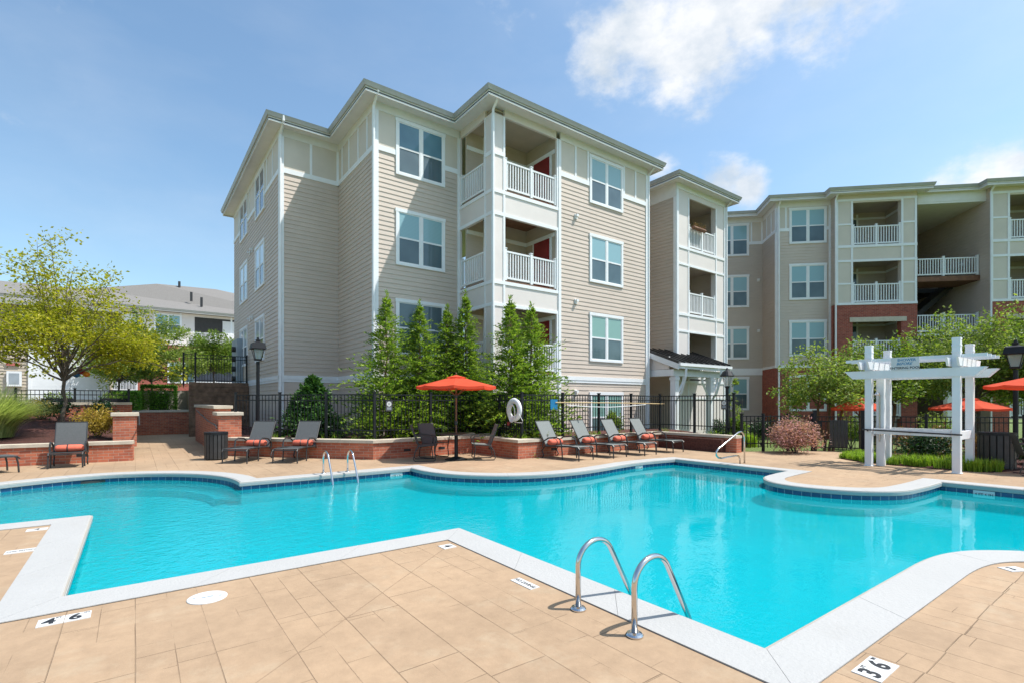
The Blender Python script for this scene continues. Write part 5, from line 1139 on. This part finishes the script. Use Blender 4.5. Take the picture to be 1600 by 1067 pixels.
for i, (x, y, m, lab) in enumerate(((-2.6,23.3,LF_GLD,'low bronze shrub at the foot of the back wall, farthest left'), (-.95,23.2,LF_MAG,'low dark green shrub right of the tree trunk below the back wall'), (-2.05,22.6,LF_MAG,'low dark shrub left of the grey tree trunk'), (-3.6,23.4,LF_RED,'low rusty shrub by the ornamental grass'))):
    bush('low_shrub', lab, 'shrub', (x,y,1.0), .55, .6, m, 40, .09, 20+i, blobs=22)
bush('pink_shrub', 'rounded burgundy and pink shrub before the short black fence', 'shrub', (16.28,7.28,0), .84, .95, LF_PNK, 95, .075, 30, blobs=95, aspect=2.6)
tree('dogwood_tree', 'light green tree with layered branches left of the arbor, before the brick base', (20.7,8.0,-.5), 4.0, 1.9, 1.95, LF_CRM, BARKR, 12, 14, 34, .115, .7, .06, .48, .36, 6, trunks=3, group='leafy trees before the right building')
tree('dogwood_tree', 'leafy tree with reddish trunk standing directly behind the arbor', (23.4,7.2,-.5), 4.3, 1.9, 1.7, LF_MID, BARKR, 13, 13, 36, .12, .6, .07, .5, .42, 6, trunks=3, group='leafy trees before the right building')
tree('dogwood_tree', 'broad bright green tree filling the space right of the arbor', (26.0,5.0,-.5), 5.1, 2.2, 2.7, LF_CRM, BARK, 14, 19, 52, .125, .5, .08, .5, .46, 7, trunks=2, group='leafy trees before the right building')
tree('dogwood_tree', 'green tree behind the right edge street lamp', (26.2,2.2,-.5), 4.9, 2.0, 2.6, LF_MID, BARK, 15, 16, 42, .125, .5, .08, .46, .46, 7, trunks=2, group='leafy trees before the right building')
bush('sapling', 'thin sprig with pale leaves beside the round capped lamp', 'sapling', (17.5,9.9,.2), .55, 2.35, LF_CRM, 14, .1, 40, 'cone', blobs=30)
for i, (x, y, r, h, m, lab) in enumerate(((17.35,4.35,.75,.85,LF_RED,'dull green shrub behind the arbor on the left'), (16.55,4.15,.62,.8,LF_MAG,'dark green shrub directly behind the arbor rail'), (18.3,3.35,.55,.6,LF_RED,'low reddish shrub by the fence right of the arbor'), (18.0,2.3,.5,.5,LF_MAG,'low dark shrub before the right fence by the slatted can'), (23.5,12.0,.8,1.0,LF_MAG,'dark shrub below the brick base ground floor window'), (25.3,11.2,.8,.9,LF_MID,'green shrub below the brick base, right of the dark one'), (21.9,13.2,.7,1.0,LF_MAG,'dark shrub at the foot of the taupe wall'), (24.9,8.8,.8,1.1,LF_MID,'green shrub beyond the gate'), (29.5,6.9,1.0,1.2,LF_CRM,'pale green shrub beyond the fence near the wide umbrella'), (16.3,9.2,.35,.75,LF_MID,'small green plant at the end of the planter by the lamp'), (13.9,12.5,.4,.9,LF_MID,'small green plant behind the fence before the porch posts'))):
    bush('garden_shrub', lab, 'shrub', (x,y,-.45 if x > 18.6 else (.35 if y > 8 else 0)), r, h+(.4 if x > 18.6 else 0), m, 55, .085, 50+i, blobs=34, group='garden shrubs by the right fences')
# lime green border grass: nobody could count the blades
def border():
    rng = random.Random(77); b = MB(); 
    def tuft(x, y, h, n, z=0.):
        for i in range(n):
            a = rng.random()*6.283; d = Vector((math.cos(a), math.sin(a), 0)); lean = rng.random()*.8; sd = Vector((-d.y,d.x,0)); L_ = h*rng.uniform(.6,1.15); p = Vector((x+rng.uniform(-.06,.06), y+rng.uniform(-.06,.06), z)); m = p+d*L_*.3*lean+Vector((0,0,L_*.62)); e = p+d*L_*.85*lean+Vector((0,0,L_*(1-.45*lean)))
            b.add([p-sd*.006,p+sd*.006,m-sd*.006,m+sd*.006,e], [(0,1,3,2),(2,3,4)])
    for i in range(330):
        t = rng.random(); y = 2.55+t*3.4; x0 = 15.12+(.75*((y-5)/.9) if y > 5 else 0)+(.5*(2.9-y)/.4 if y < 2.9 else 0)
        x = x0+.05+rng.random()**1.3*1.5
        tuft(x, y, .30 if y < 4.4 else .2, 26)
    tag(b.build('border_grass', LF_LIR), 'bright lime green border grass between the deck and the right fence', 'grass', kind='stuff')
    b = MB()
    P = [(2.6,16.95),(5.33,13.72),(8.85,13.72),(8.85,11.45),(15.2,11.45),(15.2,8.9)]
    for (x0,y0),(x1,y1) in zip(P, P[1:]):
        L_ = math.hypot(x1-x0,y1-y0)
        for k in range(int(L_*5)):
            t = rng.random(); x, y = x0+(x1-x0)*t, y0+(y1-y0)*t; 
            if rng.random() < .75: tuft(x+rng.uniform(-.05,.1), y+rng.uniform(-.05,.1), rng.choice((.14,.2,.3)), 14, .40)
    for k in range(40): tuft(16.0+rng.uniform(-.15,.25), 8.75+rng.uniform(-.3,.5), .5, 30, .1)
    tag(b.build('planter_ground_cover', LF_LIR), 'yellow green low ground cover along the foot of the main black fence', 'ground cover', kind='stuff')
border()
terrace('border_soil', [(15.1,3.2),(15.04,4.2),(15.25,5.2),(15.8,5.85),(18.2,6.05),(19.0,4.75),(20.6,2.9),(19.9,1.7),(16.1,2.45),(15.35,2.7)], .012, MULCH, -.1)

T = thing('pinwheel', 'small blue red and orange garden pinwheel hanging below the yellow green tree', 'pinwheel', tuple(pdp(127,584,16.2)))
for i, (dx, dz, c) in enumerate(((-.16,-.02,(.02,.16,.42)),(0,.09,(.42,.02,.02)),(.16,.0,(.62,.20,.01)))):
    b = MB(); b.lathe([(.02,-.09),(.08,-.05),(.105,0),(.08,.05),(.02,.09)], (dx*.8, -dx*.6, dz), 12); b.build('vane', plain('pinwheel_colour_%d' % i, c, .4), T, smooth=True)
b = MB(); b.tube([(0,0,.1),(0,0,.95)], .006, 5); b.build('cord', CHAR, T)
